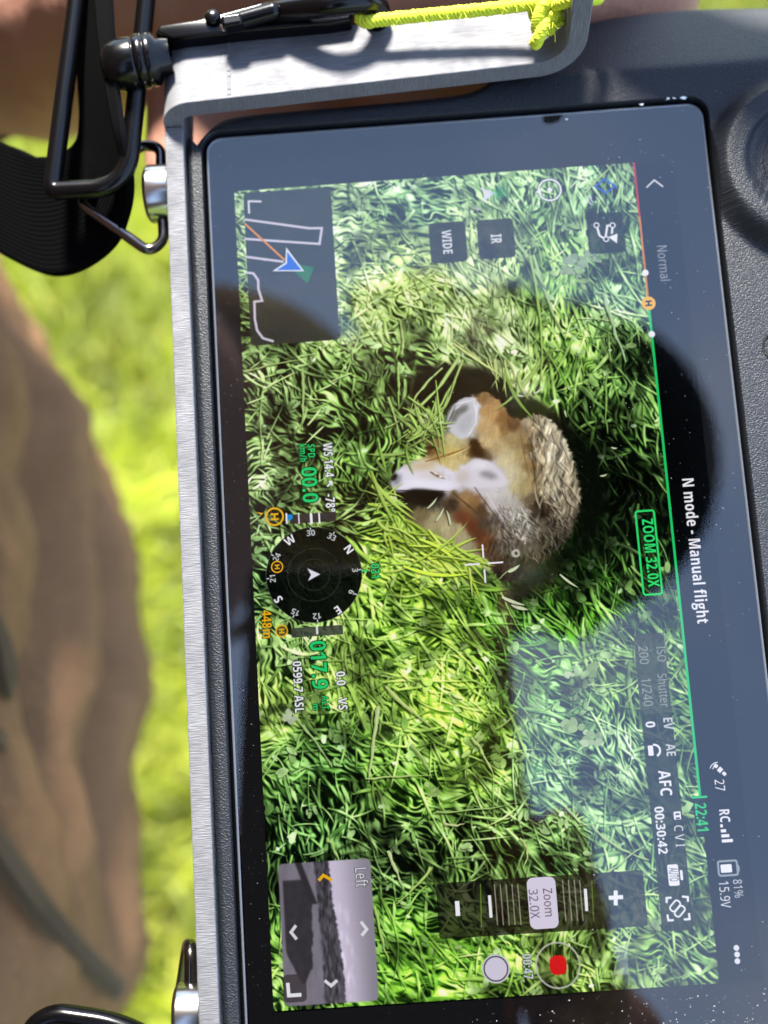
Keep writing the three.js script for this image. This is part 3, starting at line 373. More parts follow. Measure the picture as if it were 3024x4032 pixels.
  rbox([814, 987], [836, 878], 0, 'rgba(58,50,52,0.95)'); for (const [p, w] of [[[821, 994], 4], [[823, 965], 3], [[826, 936], 6], [[826, 917], 4]]) line([[p[0] - 12, p[1]], [p[0] + 14, p[1]]], w, WHITE); poly([[813, 992], [813, 980], [821, 979], [827, 984], [826, 991]], 'rgb(30,140,214)');
  home([816, 1022], 20); poly([[802, 1067], [805, 1048], [810, 1052]], YEL); home([1085, 1019], 13, 'rgba(40,34,10,0.7)'); text('448m', [1034, 1052], [1101, 1053], 23, YEL, true, 4);
  // compass
  { const p = [959, 937], r = Math.hypot([1071, 943][0] - p[0], [1071, 943][1] - p[1]); ring(p, r, 0, '', 'rgba(4,7,6,0.93)'); ring(p, r, 2, 'rgba(200,206,200,0.25)'); ring(p, r * 0.33, 1.5, 'rgba(160,170,160,0.25)'); ring(p, r * 0.55, 1.5, 'rgba(160,170,160,0.25)');
    for (const [s, q, big] of [['30', [860, 939]], ['33', [873, 890]], ['N', [905, 852], 1], ['3', [955, 840]], ['6', [1006, 852]], ['E', [1045, 886], 1], ['12', [1056, 935]], ['15', [1044, 985]], ['S', [1011, 1023], 1], ['21', [961, 1034]], ['24', [912, 1022]], ['W', [874, 989], 1]]) {
      const a = Math.atan2(q[1] - p[1], q[0] - p[0]); g.save(); g.translate(...q); g.rotate(a + Math.PI / 2); g.font = `bold ${big ? 27 : 19}px sans-serif`; g.textAlign = 'center'; g.textBaseline = 'middle'; g.fillStyle = big ? WHITE : 'rgb(196,198,200)'; g.fillText(s, 0, 0); g.restore();
      if (!big) line([[p[0] + Math.cos(a) * r * 0.93, p[1] + Math.sin(a) * r * 0.93], [p[0] + Math.cos(a) * r * 0.99, p[1] + Math.sin(a) * r * 0.99]], 3, 'rgb(206,208,210)'); }
    home([935, 1022], 13, 'rgba(20,18,8,0.8)'); poly([[959, 922], [943, 952], [959, 944], [973, 952]], 'rgb(226,222,236)'); line([[958, 826], [959, 812]], 5, GREEN); text('031', [942, 794], [980, 795], 20, GREEN, true, 4); }
  rbox([1080, 997], [1102, 877], 0, 'rgba(60,66,58,0.88)'); line([[1080, 937], [1098, 937]].map((p, i) => [p[0], [1089, 937][1]]), 5, 'rgb(226,228,230)');
  text('017.9', [1112, 935], [1225, 939], 36, GREEN, true, 5); text('ALT', [1239, 928], [1271, 927], 16, GREEN, true, 3); text('m', [1255, 949], [1271, 950], 15, GREEN, true, 3); text('0.0', [1186, 889], [1219, 889], 20, WHITE, true, 4); text('VS', [1247, 888], [1275, 888], 20, WHITE, true, 4); text('0599.7 ASL', [1156, 987], [1275, 990], 20, WHITE, true, 4);
  // centre cross
  { const p = [960, 540], s = Math.abs([960, 495][1] - p[1]); line([[p[0], p[1] - s], [p[0], p[1] - s * 0.22]], 4, WHITE); line([[p[0], p[1] + s * 0.22], [p[0], p[1] + s]], 4, WHITE); line([[p[0] - s, p[1]], [p[0] - s * 0.3, p[1]]], 4, WHITE); line([[p[0] + s * 0.3, p[1]], [p[0] + s, p[1]]], 4, WHITE); }
  // zoom box, exposure strip
  rbox([862, 178], [1058, 135], 6, 'rgba(4,16,6,0.45)', ['rgb(44,224,112)', 5]); text('ZOOM 32.0X', [881, 152], [1041, 153], 25, 'rgb(44,224,112)');
  rbox([1147, 211], [1804, 141], 12, 'rgba(30,36,34,0.80)'); rbox([1147, 211], [1328, 131], 12, 'rgba(104,110,92,0.28)');
  text('ISO', [1177, 150], [1214, 152], 20, DIM, false); text('200', [1174, 190], [1217, 192], 21, DIM, false); text('Shutter', [1239, 152], [1316, 157], 21, DIM, false); text('1/240', [1246, 190], [1312, 193], 22, DIM, false);
  text('EV', [1338, 151], [1366, 153], 20, 'rgb(206,208,212)'); text('0', [1345, 191], [1360, 192], 22, WHITE); text('AE', [1398, 152], [1427, 153], 20, 'rgb(206,208,212)'); rbox([1399, 203], [1422, 191], 2, WHITE); { const p = [1414, 187]; g.strokeStyle = WHITE; g.lineWidth = 5; g.beginPath(); g.arc(p[0] - 3, p[1] + 2, 13, 3.0, 5.9); g.stroke(); }
  text('AFC', [1456, 170], [1513, 174], 27, WHITE); text('00:30:42', [1534, 190], [1639, 192], 21, WHITE); rbox([1548, 160], [1566, 144], 2, WHITE); for (let k = 0; k < 3; k++) { const p = [1552, 147]; g.fillStyle = 'rgb(60,66,64)'; g.fillRect(p[0] + k * 9, p[1], 4, 9); } text('C V I', [1577, 151], [1626, 154], 20, 'rgb(226,228,234)', false);
  rbox([1662, 186], [1708, 162], 4, WHITE); rbox([1675, 159], [1697, 153], 2, WHITE); text('AUTO', [1669, 172], [1699, 174], 20, 'rgb(60,66,70)', false);
  for (const [a, b, c] of [[[1733, 183], [1733, 194], [1744, 195]], [[1732, 160], [1734, 147], [1744, 148]], [[1768, 196], [1781, 195], [1781, 183]], [[1781, 161], [1781, 148], [1768, 148]]]) line([a, b, c], 5, WHITE);
  for (const q of [[1751, 177], [1763, 168]]) { g.save(); g.translate(...q); g.rotate(0.8); g.beginPath(); g.roundRect(-13, -7, 26, 14, 6); g.strokeStyle = WHITE; g.lineWidth = 4; g.stroke(); g.restore(); }
  // zoom slider
  rbox([1670, 704], [1790, 241], 8, 'rgba(18,16,14,0.72)'); line([[1678, 604], [1770, 609]], 2, 'rgba(150,190,60,0.7)'); line([[1683, 356], [1774, 360]], 2, 'rgba(150,190,60,0.6)'); line([[1711, 659], [1743, 659]], 10, WHITE); line([[1703, 586], [1751, 586]], 7, WHITE); line([[1702, 372], [1750, 373]], 7, WHITE);
  for (const p of [[1724, 573], [1725, 560], [1726, 547], [1726, 534], [1727, 521], [1725, 421], [1725, 408], [1726, 395], [1727, 383]]) line([[p[0] - 44, p[1]], [p[0] + 44, p[1]]], 2.5, 'rgba(190,176,166,0.75)');
  line([[1710, 305], [1742, 308]], 9, WHITE); line([[1725, 322], [1727, 290]].map((p, i, q) => [q[0][0], p[1]]), 9, WHITE);
  rbox([1671, 501], [1782, 437], 14, 'rgb(216,208,228)'); text('Zoom', [1695, 455], [1758, 457], 20, 'rgb(96,80,92)', false); text('32.0X', [1695, 488], [1759, 489], 20, 'rgb(96,86,110)', false);
  // record and shutter
  ring([1861, 447], 48, 4, 'rgba(196,196,186,0.85)', 'rgba(20,26,14,0.28)'); rbox([1840, 465], [1881, 428], 14, 'rgb(216,26,30)'); ring([1860, 584], 31, 0, '', 'rgb(206,202,214)'); ring([1860, 584], 26, 3, 'rgb(70,74,80)', 'rgb(208,202,220)'); text('00:47', [1832, 514], [1887, 515], 20, 'rgb(206,208,214)', true, 3);
  poly([[1828, 329], [1826, 291], [1889, 294], [1888, 330], [1861, 314]], 'rgba(206,222,216,0.42)');
  // inset of the left camera
  { const c = makeCanvas(400, 280), q = c.getContext('2d'), im = q.createImageData(400, 280);
    for (let y = 0; y < 280; y++) for (let x = 0; x < 400; x++) {
      const u = x / 400, v = y / 280, rough = 0.018 * fbm(u * 26, 3, 1, 3), hor = 0.40 + 0.05 * Math.cos(u * 3.4) + rough, low = 0.59 + 0.03 * Math.sin(u * 2.2 + 2.6) + 0.015 * u + 0.02 * fbm(u * 14, 8, 2, 3); let t;
      const cl = fbm(u * 5, v * 16, 2.2, 4);
      if (v < hor) t = 0.55 + 0.26 * sstep(v, 0.0, hor) + 0.30 * sstep(u, 0.2, 0.5) * Math.max(0, cl) * sstep(v, 0.16, 0.34);
      else if (v < low) t = 0.32 + 0.30 * fbm(u * 9, v * 40, 7, 4) - 0.05 * (1 - u); else t = 0.50 + 0.05 * fbm(u * 4, v * 12, 5, 3) - 0.06 * (v - 0.6);
      const wv = 0.03 * fbm(u * 10, v * 10, 9, 3), cast = v + wv > 0.66 + 0.12 * Math.max(0, 0.5 - u) - 0.02 * Math.sin(u * 7) && v < 0.955 - 0.10 * sstep(u, 0.6, 0.8) && u > 0.12 && u < 0.80 - 0.05 * Math.sin(v * 30); if (cast) t = 0.22 + 0.03 * fbm(u * 9, v * 9, 1, 3);
      if (u < 0.3 && v > 0.58 && Math.abs(v - (0.74 - (u - 0.08) * 0.5)) < 0.035) t = 0.2;
      const k = (y * 400 + x) * 4; im.data[k] = t * 252; im.data[k + 1] = t * 240; im.data[k + 2] = t * 266; im.data[k + 3] = 255;
    }
    q.putImageData(im, 0, 0); const a = [1606, 1055], b = [1912, 846], x = a[0], y = b[1], w = b[0] - a[0], h = a[1] - b[1]; g.save(); g.beginPath(); g.roundRect(x, y, w, h, 14); g.clip(); g.filter = 'blur(1.5px)'; g.drawImage(c, x, y, w, h); g.restore();
    text('Left', [1624, 870], [1668, 869], 26, 'rgb(226,222,232)', false, 3); rbox([1845, 1057], [1904, 1005], 10, 'rgba(60,54,58,0.75)'); line([[1862, 1046], [1889, 1045], [1889, 1017]], 8, 'rgb(232,230,236)');
    line([[1648, 965], [1637, 954], [1649, 935]], 7, 'rgb(232,176,30)'); line([[1741, 1021], [1755, 1033], [1771, 1021]], 7, 'rgb(216,214,220)'); line([[1742, 876], [1759, 864], [1772, 876]], 7, 'rgb(222,220,226)'); line([[1862, 964], [1874, 950], [1863, 936]], 7, 'rgb(222,220,226)'); }
  return cv;
}

// ---------- the remote controller ----------
const rcThing = thing('remote_controller', 'black handheld remote controller with a bright screen showing a young animal curled in grass', 'controller', [0, 0, -26]);
const GX0 = -69.6, GX1 = 69.6, GY0 = -38.1, GY1 = 39.3;
function roundRect(x0, y0, x1, y1, r) {
  const s = new THREE.Shape(); s.moveTo(x0 + r, y0); s.lineTo(x1 - r, y0); s.absarc(x1 - r, y0 + r, r, -Math.PI / 2, 0); s.lineTo(x1, y1 - r); s.absarc(x1 - r, y1 - r, r, 0, Math.PI / 2); s.lineTo(x0 + r, y1); s.absarc(x0 + r, y1 - r, r, Math.PI / 2, Math.PI); s.lineTo(x0, y0 + r); s.absarc(x0 + r, y0 + r, r, Math.PI, Math.PI * 1.5); return s;
}
{ // housing: a shell between the screen's opening and the outer outline
  const outline = [[-62, -41.2], [62, -41.2], [68, -40.2], [71.8, -36.5], [73, -31], [74, 4], [80, 14], [87, 24], [90, 42], [88, 62], [76, 70], [-76, 70], [-88, 62], [-91, 42], [-90, 27], [-86, 18], [-78, 9], [-74, 2], [-73.2, -31], [-72, -36.5], [-68, -40.2]];
  const oc = new THREE.CatmullRomCurve3(outline.map(([x, y]) => new THREE.Vector3(x, y, 0)), true, 'catmullrom', 0.35), op = oc.getSpacedPoints(2400), ip = roundRect(GX0 - 0.75, GY0 - 0.75, GX1 + 0.75, GY1 + 0.75, 3).getSpacedPoints(2400);
  const byAngle = (pts) => { const t = new Array(1440).fill(null); for (const p of pts) { const k = Math.round((Math.atan2(p.y - 0.6, p.x) / (2 * Math.PI) + 1) * 1440) % 1440; t[k] = [p.x, p.y]; } for (let k = 0; k < 1440; k++) if (!t[k]) { let a = k, b = k; while (!t[a % 1440] && a < k + 30) a++; while (!t[(b + 1440) % 1440] && b > k - 30) b--; const A = t[a % 1440] || t[(b + 1440) % 1440], B = t[(b + 1440) % 1440] || A; t[k] = [(A[0] + B[0]) / 2, (A[1] + B[1]) / 2]; } return t; };
  const O = byAngle(op), I = byAngle(ip), NR = 56;
  const stick = [-57.8, 53.5];
  const height = (x, y, d) => {
    let z = 0.75 - 1.1 * (d < 1.6 ? 1 - Math.sqrt(Math.max(0, 1 - (1 - d / 1.6) ** 2)) : 0);
    const s = -75.2 - x; z -= 0.62 * (s > 0 ? s - 0.7 * (1 - Math.exp(-s / 0.7)) : 0);
    const r = Math.hypot(x - stick[0], y - stick[1]); z += 3.4 * sstep(15.4 - r, 0, 3.4) * (1 - 0.35 * sstep(9.6 - r, 0, 0.8)) - 0.5 * sstep(8 - r, 0, 0.5);
    return z;
  };
  const g = grid(1440, NR + 3, (u, v) => {
    const k = Math.round(u * 1440) % 1440, row = Math.round(v * (NR + 3)), o = O[k], i = I[k], span = Math.hypot(o[0] - i[0], o[1] - i[1]);
    if (row <= 1) { const e = row === 0 ? -2.2 : height(...i, 9) - 0.35; return [i[0], i[1], e]; }
    if (row > NR) { const z = row === NR + 1 ? -9 : row === NR + 2 ? -22 : -26, q = row === NR + 1 ? 1 : row === NR + 2 ? 0.97 : 0.93; return [o[0] * q, o[1] * q, z + Math.min(0, height(...o, 9))]; }
    let t = (row - 1.6) / (NR - 1.6); t = t < 0.5 ? 2 * t * t : 1 - 2 * (1 - t) * (1 - t); const x = lerp(i[0], o[0], Math.max(t, 0.3 / span)), y = lerp(i[1], o[1], Math.max(t, 0.3 / span)); return [x, y, height(x, y, (1 - t) * span)];
  });
  { const p = g.attributes.position, uv = g.attributes.uv; for (let k = 0; k < p.count; k++) uv.setXY(k, p.getX(k) / 40, (p.getY(k) - p.getZ(k) * 0.8) / 40); }
  part(rcThing, 'housing', g, M.housing);
  const back = new THREE.Shape(O.filter((_, k) => k % 12 === 0).map(([x, y]) => new THREE.Vector2(x * 0.93, y * 0.93))), bg = new THREE.ShapeGeometry(back); bg.rotateY(Math.PI); bg.scale(-1, 1, 1); bg.translate(0, 0, -27.2);
  part(rcThing, 'back_cover', new THREE.ExtrudeGeometry(back, { depth: 3, bevelEnabled: false }).translate(0, 0, -30), M.rim);
  const sg = new THREE.LatheGeometry([[0, 5.6], [2.4, 5.6], [3.0, 5.3], [3.4, 4.4], [2.2, 3.6], [1.5, 2.4], [1.6, 1.2], [6.4, 1.4], [6.8, 1.1], [6.8, 0.2]].map((p) => new THREE.Vector2(...p)), 40); sg.rotateX(Math.PI / 2); sg.translate(stick[0], stick[1], 1.2);
  part(rcThing, 'control_stick', sg, M.rim);
  const bt = new THREE.LatheGeometry([[0, 0.5], [1.2, 0.5], [1.5, 0.3], [1.6, -0.4], [2.0, -0.4], [2.2, 0.35], [2.5, 0.1]].map((p) => new THREE.Vector2(...p)), 32); bt.rotateX(Math.PI / 2); bt.translate(-29.6, 46.5, 0.75);
  part(rcThing, 'button', bt, M.rim);
}
// black tray under the glass, screen, cover glass with its ground edge, seal round it
part(rcThing, 'bezel', new THREE.ExtrudeGeometry(roundRect(GX0 - 0.7, GY0 - 0.7, GX1 + 0.7, GY1 + 0.7, 2.8), { depth: 1, bevelEnabled: false }).translate(0, 0, -1.75), M.mask);
{
  const tex = new THREE.CanvasTexture(screenPicture()); tex.colorSpace = THREE.SRGBColorSpace; tex.magFilter = THREE.LinearFilter;
  const mat = new THREE.MeshPhysicalMaterial({ color: 0x000000, roughness: 0.6, specularIntensity: 0, emissive: 0xffffff, emissiveMap: tex, emissiveIntensity: 0.98 / EXPOSURE });
  const scr = part(rcThing, 'display_screen', new THREE.PlaneGeometry(121.8, 68.5).translate(0, 0, -0.55), mat); tag(scr, 'lit screen with a curled-up young animal in grass under flight readings');
  const gs = roundRect(GX0 + 0.15, GY0 + 0.15, GX1 - 0.15, GY1 - 0.15, 2.2);
  const glass = part(rcThing, 'cover_glass', new THREE.ShapeGeometry(gs, 16), M.glass);
  const loop = roundRect(GX0, GY0, GX1, GY1, 2.3).getSpacedPoints(400).map((p) => new THREE.Vector3(p.x, p.y, -0.16)); loop.pop();
  part(rcThing, 'glass_edge', new THREE.TubeGeometry(new THREE.CatmullRomCurve3(loop, true), 700, 0.2, 8, true), M.glassEdge);
}

// ---------- aluminium strap bracket ----------
const bracket = thing('strap_bracket', 'bent brushed aluminium bracket along the edge of the controller with an upturned hook', 'bracket', [0, -43, -10.5]);
{
  const a = 2.4 * Math.PI / 180, u = new THREE.Vector3(-Math.sin(a), Math.cos(a), 0), n = new THREE.Vector3(-0.259, 0, 0.966), b = new THREE.Vector3(-0.966, 0, -0.259);
  const s = new THREE.Shape(); s.moveTo(-44.5, -10); s.lineTo(-44.5, -1.5); s.absarc(-40, -1.5, 4.5, Math.PI, Math.PI / 2, true); s.lineTo(14, 3); s.absarc(14, 7, 4, -Math.PI / 2, 0); s.lineTo(18, 21.4); s.absarc(19.5, 21.4, 1.5, Math.PI, 0, true); s.lineTo(21, 7); s.absarc(14, 7, 7, 0, -Math.PI / 2, true); s.lineTo(-40, 0); s.absarc(-40, -1.5, 1.5, Math.PI / 2, Math.PI); s.lineTo(-41.5, -10); s.closePath();
  let g = new THREE.ExtrudeGeometry(s, { depth: 11.6, bevelEnabled: true, bevelSize: 0.2, bevelThickness: 0.2, bevelOffset: -0.2, bevelSegments: 2, curveSegments: 20 });
  g.translate(0, 0, -11.8); g = boxUV(g, 1 / 30);
  g.applyMatrix4(new THREE.Matrix4().makeBasis(u, n, b.clone().negate()).setPosition(-73.75, 0, 3));
  const edge = tBrushColor.clone(), edgeB = tBrush.clone(); for (const t of [edge, edgeB]) { t.center.set(0.5, 0.5); t.rotation = Math.PI / 2; t.repeat.set(1.6, 1.6); }
  M.aluEdge.map = edge; M.aluEdge.bumpMap = edgeB;
  const at = (ss, h, d) => [-73.75 + u.x * ss + n.x * h + b.x * d, u.y * ss, 3 + n.z * h + b.z * d];
  part(bracket, 'hook_arm', g, [M.aluEdge, M.alu]);
  part(bracket, 'edge_bar', boxUV(new RoundedBoxGeometry(158, 2.86, 12, 2, 0.22).translate(7.7, -43, -4.5), 1 / 30), M.aluEdge);
  const frame = new THREE.Matrix4().makeBasis(u, n, b.clone().negate());
  for (let k = 0; k < 9; k++) { const mk = new RoundedBoxGeometry(0.62, 0.16, 0.9 + 0.25 * (k % 3), 2, 0.07); mk.applyMatrix4(frame); mk.translate(...at(-33.6 + 0.05 * (k % 2), 3.02, 1.0 + k * 1.22)); part(bracket, 'stamped_mark', mk, M.alu); }
  // the two round posts that carry the strap rings
  const post = (c) => { const l = new THREE.LatheGeometry([[0.4, -4.35], [3.9, -4.3], [4.45, -3.9], [4.6, -3.6], [4.6, -0.5], [4.3, -0.2], [4.3, 0]].map((p) => new THREE.Vector2(...p)), 48); l.translate(c[0], -44.45, c[2]); return l; };
  part(bracket, 'ring_post', post([-63.2, -46.7, -4.5]), M.steel); part(bracket, 'ring_post', post([61.6, -47.3, -4.5]), M.steel);
}
const ring1 = thing('wire_ring', 'dark triangular wire ring on the round steel post by the black webbing', 'ring', [-63.2, -46.7, -4.5]);
part(ring1, 'wire', rod([[-63.2, -46.5, -4.5], [-71.1, -46.2, -4.5], [-71.8, -49.3, -4.5], [-61.9, -59.2, -2.5], [-53.6, -48.7, -4.5], [-55.2, -46.3, -4.5], [-63.2, -46.4, -4.5]], 0.86, [0, 3.2, 3.5, 1.8, 3.6, 3.2, 0], false, 220), M.wire);
const ring2 = thing('wire_ring_001', 'short bend of a dark wire ring above the lower steel post', 'ring', [61.6, -47.3, -4.5]);
part(ring2, 'wire', rod([[61.6, -46.7, -4.5], [52.1, -46.3, -4.5], [53.8, -48.9, -16.0], [65.7, -52.5, -24.0], [73.8, -49.8, -16.0], [70.3, -47.0, -4.5], [61.6, -46.7, -4.5]], 0.95, 2.6, false, 160), M.wire);

// ---------- black snap hook with its strap frame ----------
const snap = thing('snap_hook', 'black metal snap hook with a long strap frame, hung on the bracket hook', 'hook', [-80.6, -47.9, 4.0]);
part(snap, 'strap_frame', rod([[-105.1, -55.8, 2.0], [-62.9, -62.7, 0.0], [-62.2, -50.7, 1.0], [-102.1, -44.4, 5.0]], 1.48, [2, 1.4, 6.5, 2], true, 260, 18), M.blackMetal);
{
  const c = [-80.7, -49.3, 4.5], l = new THREE.LatheGeometry([[0, -3.9], [2.2, -3.7], [3.5, -2.6], [4.0, -0.9], [4.0, 1.2], [3.75, 1.5], [3.75, 1.7], [4.15, 2.0], [4.15, 2.9], [3.8, 3.1], [3.8, 3.3], [4.05, 3.5], [4.0, 4.6], [3.0, 5.2], [2.6, 7]].map((p) => new THREE.Vector2(...p)), 44);
  l.rotateZ(0.12); l.translate(...c); part(snap, 'swivel', l, M.blackMetal);
  const body = new THREE.Shape([[-85.0, -44.2, 4.0], [-83.7, -41.8, 4.0], [-84.2, -29.5, 4.0], [-84.3, -17.6, 4.0], [-84.7, -14.4, 4.0], [-88.1, -13.4, 4.0], [-87.8, -24.5, 4.0], [-88.6, -27.3, 4.0], [-87.6, -32.1, 4.0], [-86.4, -38.1, 4.0], [-85.9, -43.7, 4.0]].map((p) => new THREE.Vector2(p[0], p[1])));
  part(snap, 'hook_body', toCreasedNormals(new THREE.ExtrudeGeometry(body, { depth: 4.4, bevelEnabled: true, bevelSize: 0.5, bevelThickness: 0.7, bevelOffset: -0.3, bevelSegments: 4 }), 0.6).translate(0, 0, 0.8), M.blackMetal);
  const hk = [[-87.2, -26.8, 5.0], [-85.7, -21.9, 8.0], [-84.7, -17.2, 10.0], [-85.1, -12.6, 9.5], [-86.1, -9.9, 6.0], [-85.4, -10.4, 3.0]]; part(snap, 'hook_tip', capped(tube(hk, 1.75, 60), hk[0], hk[5], 1.75), M.blackMetal);
  const gt = [[-84.7, -33.0, 7.0], [-85.9, -26.0, 7.5]]; part(snap, 'gate', capped(tube(gt, 1.35, 20), gt[0], gt[1], 1.35), M.blackMetal);
  part(snap, 'latch', new RoundedBoxGeometry(1.9, 3.2, 2.6, 3, 0.5).rotateZ(0.1).translate(...[-84.3, -32.2, 7.6]), M.blackMetal);
  part(snap, 'rivet', new THREE.SphereGeometry(1.25, 20, 14).scale(1, 1, 0.55).translate(...[-86.4, -35.4, 6.4]), M.blackMetal);
  part(snap, 'rivet', new THREE.SphereGeometry(0.75, 18, 12).scale(1, 1, 0.6).translate(...[-84.0, -33.6, 7.4]), M.steel);
}
const snap2 = thing('snap_hook_001', 'black rounded strap frame at the bottom edge, beside the brown jacket', 'hook', [63.8, -60.5, -5.0]);
part(snap2, 'strap_frame', rod([[62.2, -70.0, -5.0], [60.4, -66.5, -5.0], [62.3, -56.8, -5.0], [66.9, -49.6, -5.0], [77.4, -51.5, -5.0], [76.3, -69.6, -5.0]], 1.6, [3, 4, 6, 4, 3, 3], true, 200, 18), M.blackMetal);
part(snap2, 'swivel', new THREE.LatheGeometry([[0, -4], [2.6, -3.6], [4, -2], [4.1, 2], [3.4, 3.4], [3, 6]].map((p) => new THREE.Vector2(...p)), 40).translate(...[72.6, -52.5, -4.0]), M.blackMetal);

// ---------- black webbing ----------
function ribbon(A, B, thick, nu = 160, nv = 26, wave = null) {
  const ca = new THREE.CatmullRomCurve3(A.map(V)), cb = new THREE.CatmullRomCurve3(B.map(V)), mid = grid(nv, nu, (v, u) => { const p = ca.getPoint(u).lerp(cb.getPoint(u), v); return [p.x, p.y, p.z]; });
  const P = mid.attributes.position, N = mid.attributes.normal, at = (i, j, s) => { const k = j * (nv + 1) + i, e = wave ? wave(i / nv, j / nu) : 0; return [P.getX(k) + N.getX(k) * (s * thick / 2 + e), P.getY(k) + N.getY(k) * (s * thick / 2 + e), P.getZ(k) + N.getZ(k) * (s * thick / 2 + e)]; };
  const per = 2 * (nv + 1);
  return grid(per, nu, (c, u) => { const k = Math.round(c * per) % per, j = Math.round(u * nu); return k <= nv ? at(k, j, 1) : at(per - 1 - k, j, -1); });
}
const strap = thing('webbing_strap', 'black woven webbing strap looped through the strap frame of the snap hook', 'strap', [-61.5, -59.5, -2.0]);
{
  const rib = dataTex(128, (i, j) => clamp(0.5 + 0.5 * Math.sin(i / 128 * Math.PI * 16) * (0.7 + 0.3 * Math.sin(j / 128 * Math.PI * 32)), 0, 1)); rib.repeat.set(7, 24);
  M.webbing = new THREE.MeshPhysicalMaterial({ color: new THREE.Color().setRGB(0.0009, 0.0009, 0.001), roughness: 0.95, specularIntensity: 0.06, bumpMap: rib, bumpScale: 0.00012 });
  const A = [[-102.8, -57.3, -1.0], [-93.6, -57.8, -2.0], [-83.6, -58.4, -3.0], [-76.6, -58.6, -4.0], [-73.2, -59.6, -5.0], [-71.7, -62.4, -6.0], [-72.0, -66.5, -7.0], [-75.2, -71.2, -9.0], [-79.5, -78.2, -12.0]], B = [[-99.8, -52.7, 3.0], [-90.1, -52.6, 3.0], [-79.7, -52.1, 3.0], [-70.0, -51.1, 2.0], [-63.7, -50.1, 1.0], [-59.6, -51.3, -2.0], [-54.9, -54.8, -5.0], [-52.5, -64.6, -9.0], [-62.0, -80.5, -13.0]];
  part(strap, 'webbing', ribbon(A, B, 1.5, 180, 28), M.webbing);
  const A2 = [[-98.5, -53.8, 5.0], [-86.4, -53.3, 5.0], [-77.2, -52.4, 4.6], [-70.1, -51.4, 3.6], [-67.0, -50.9, 2.0]], B2 = [[-97.5, -51.1, 6.2], [-85.6, -51.0, 6.0], [-76.6, -50.7, 5.4], [-69.7, -50.2, 4.2], [-66.4, -50.0, 2.4]];
  M.weave = M.webbing.clone(); M.weave.color.setRGB(0.005, 0.005, 0.0054); part(strap, 'folded_edge', ribbon(A2, B2, 1.3, 120, 10), M.weave);
}

// ---------- yellow cord ----------
const cord = thing('yellow_cord', 'bright yellow braided cord knotted round the bracket hook', 'cord', [-80.0, 14.8, 8.0]);
{
  M.cord = new THREE.MeshPhysicalMaterial({ color: new THREE.Color().setRGB(0.40, 0.46, 0.008), roughness: 0.75, sheen: 0.4, sheenColor: new THREE.Color(0.9, 0.95, 0.3) });
  const braid = (pts, turns, amp, r, seg = 260, tension = 0.5) => { const c = new THREE.CatmullRomCurve3(pts.map(V), false, 'catmullrom', tension), fr = c.computeFrenetFrames(seg), out = []; for (let s = 0; s < 4; s++) { const q = []; for (let i = 0; i <= seg; i++) { const t = i / seg, p = c.getPointAt(t), a = t * turns * 2 * Math.PI + s * Math.PI / 2, rr = amp * (1 + 0.12 * Math.sin(t * 90 + s)); q.push(p.clone().addScaledVector(fr.normals[i], Math.cos(a) * rr).addScaledVector(fr.binormals[i], Math.sin(a) * rr)); } out.push(new THREE.TubeGeometry(new THREE.CatmullRomCurve3(q), seg * 2, r, 7, false)); } return mergeGeometries(out); };
  part(cord, 'line', braid([[-84.0, -13.0, 7.4], [-82.9, -12.0, 7.6], [-82.8, -9.7, 8.0], [-82.9, -2.0, 8.4], [-82.7, 7.6, 9.0], [-82.4, 13.6, 10.0], [-82.0, 17.9, 12.0]], 13, 0.52, 0.5), M.cord);
  const kc = [-80.9, 15.1, 9.0], K = []; for (let i = 0; i <= 60; i++) { const t = i / 60 * Math.PI * 4, q = 2 + Math.cos(1.5 * t); K.push([kc[0] + 1.25 * Math.sin(1.5 * t) * 1.25 + 2.0 * (i / 60 - 0.5), kc[1] + 0.78 * q * Math.cos(t) * 0.82, kc[2] + 0.78 * q * Math.sin(t) * 0.9]); }
  part(cord, 'knot', braid(K, 22, 0.52, 0.5, 420), M.cord);
  part(cord, 'tail', braid([[-80.7, 15.1, 9.5], [-78.3, 14.4, 10.2], [-77.0, 13.6, 9.6], [-76.7, 13.2, 8.4]], 4, 0.5, 0.48, 80), M.cord);
  part(cord, 'loop', braid([[-81.3, 16.5, 11.0], [-79.9, 17.5, 14.2], [-79.3, 19.8, 15.4], [-80.7, 22.0, 13.0], [-83.9, 23.2, 8.0], [-85.9, 21.1, 5.0]], 7, 0.5, 0.5, 140), M.cord);
  const fuzz = []; for (let k = 0; k < 70; k++) { const t = rnd(), p = t < 0.6 ? V([-82.8, -9.7, 8.0]).lerp(V([-82.1, 16.9, 11.0]), rnd()) : V(kc).add(new THREE.Vector3((rnd() - 0.5) * 5, (rnd() - 0.5) * 4, 1)), d = new THREE.Vector3(rnd() - 0.2, rnd() - 0.5, rnd() - 0.3).multiplyScalar(2.6); fuzz.push(new THREE.TubeGeometry(new THREE.CatmullRomCurve3([p, p.clone().addScaledVector(d, 0.6), p.clone().add(d).add(new THREE.Vector3(0.3, rnd() - 0.5, 0))]), 6, 0.035, 4)); }
  tag(part(cord, 'loose_fibres', mergeGeometries(fuzz), M.cord), null, null, null, 'stuff');
}
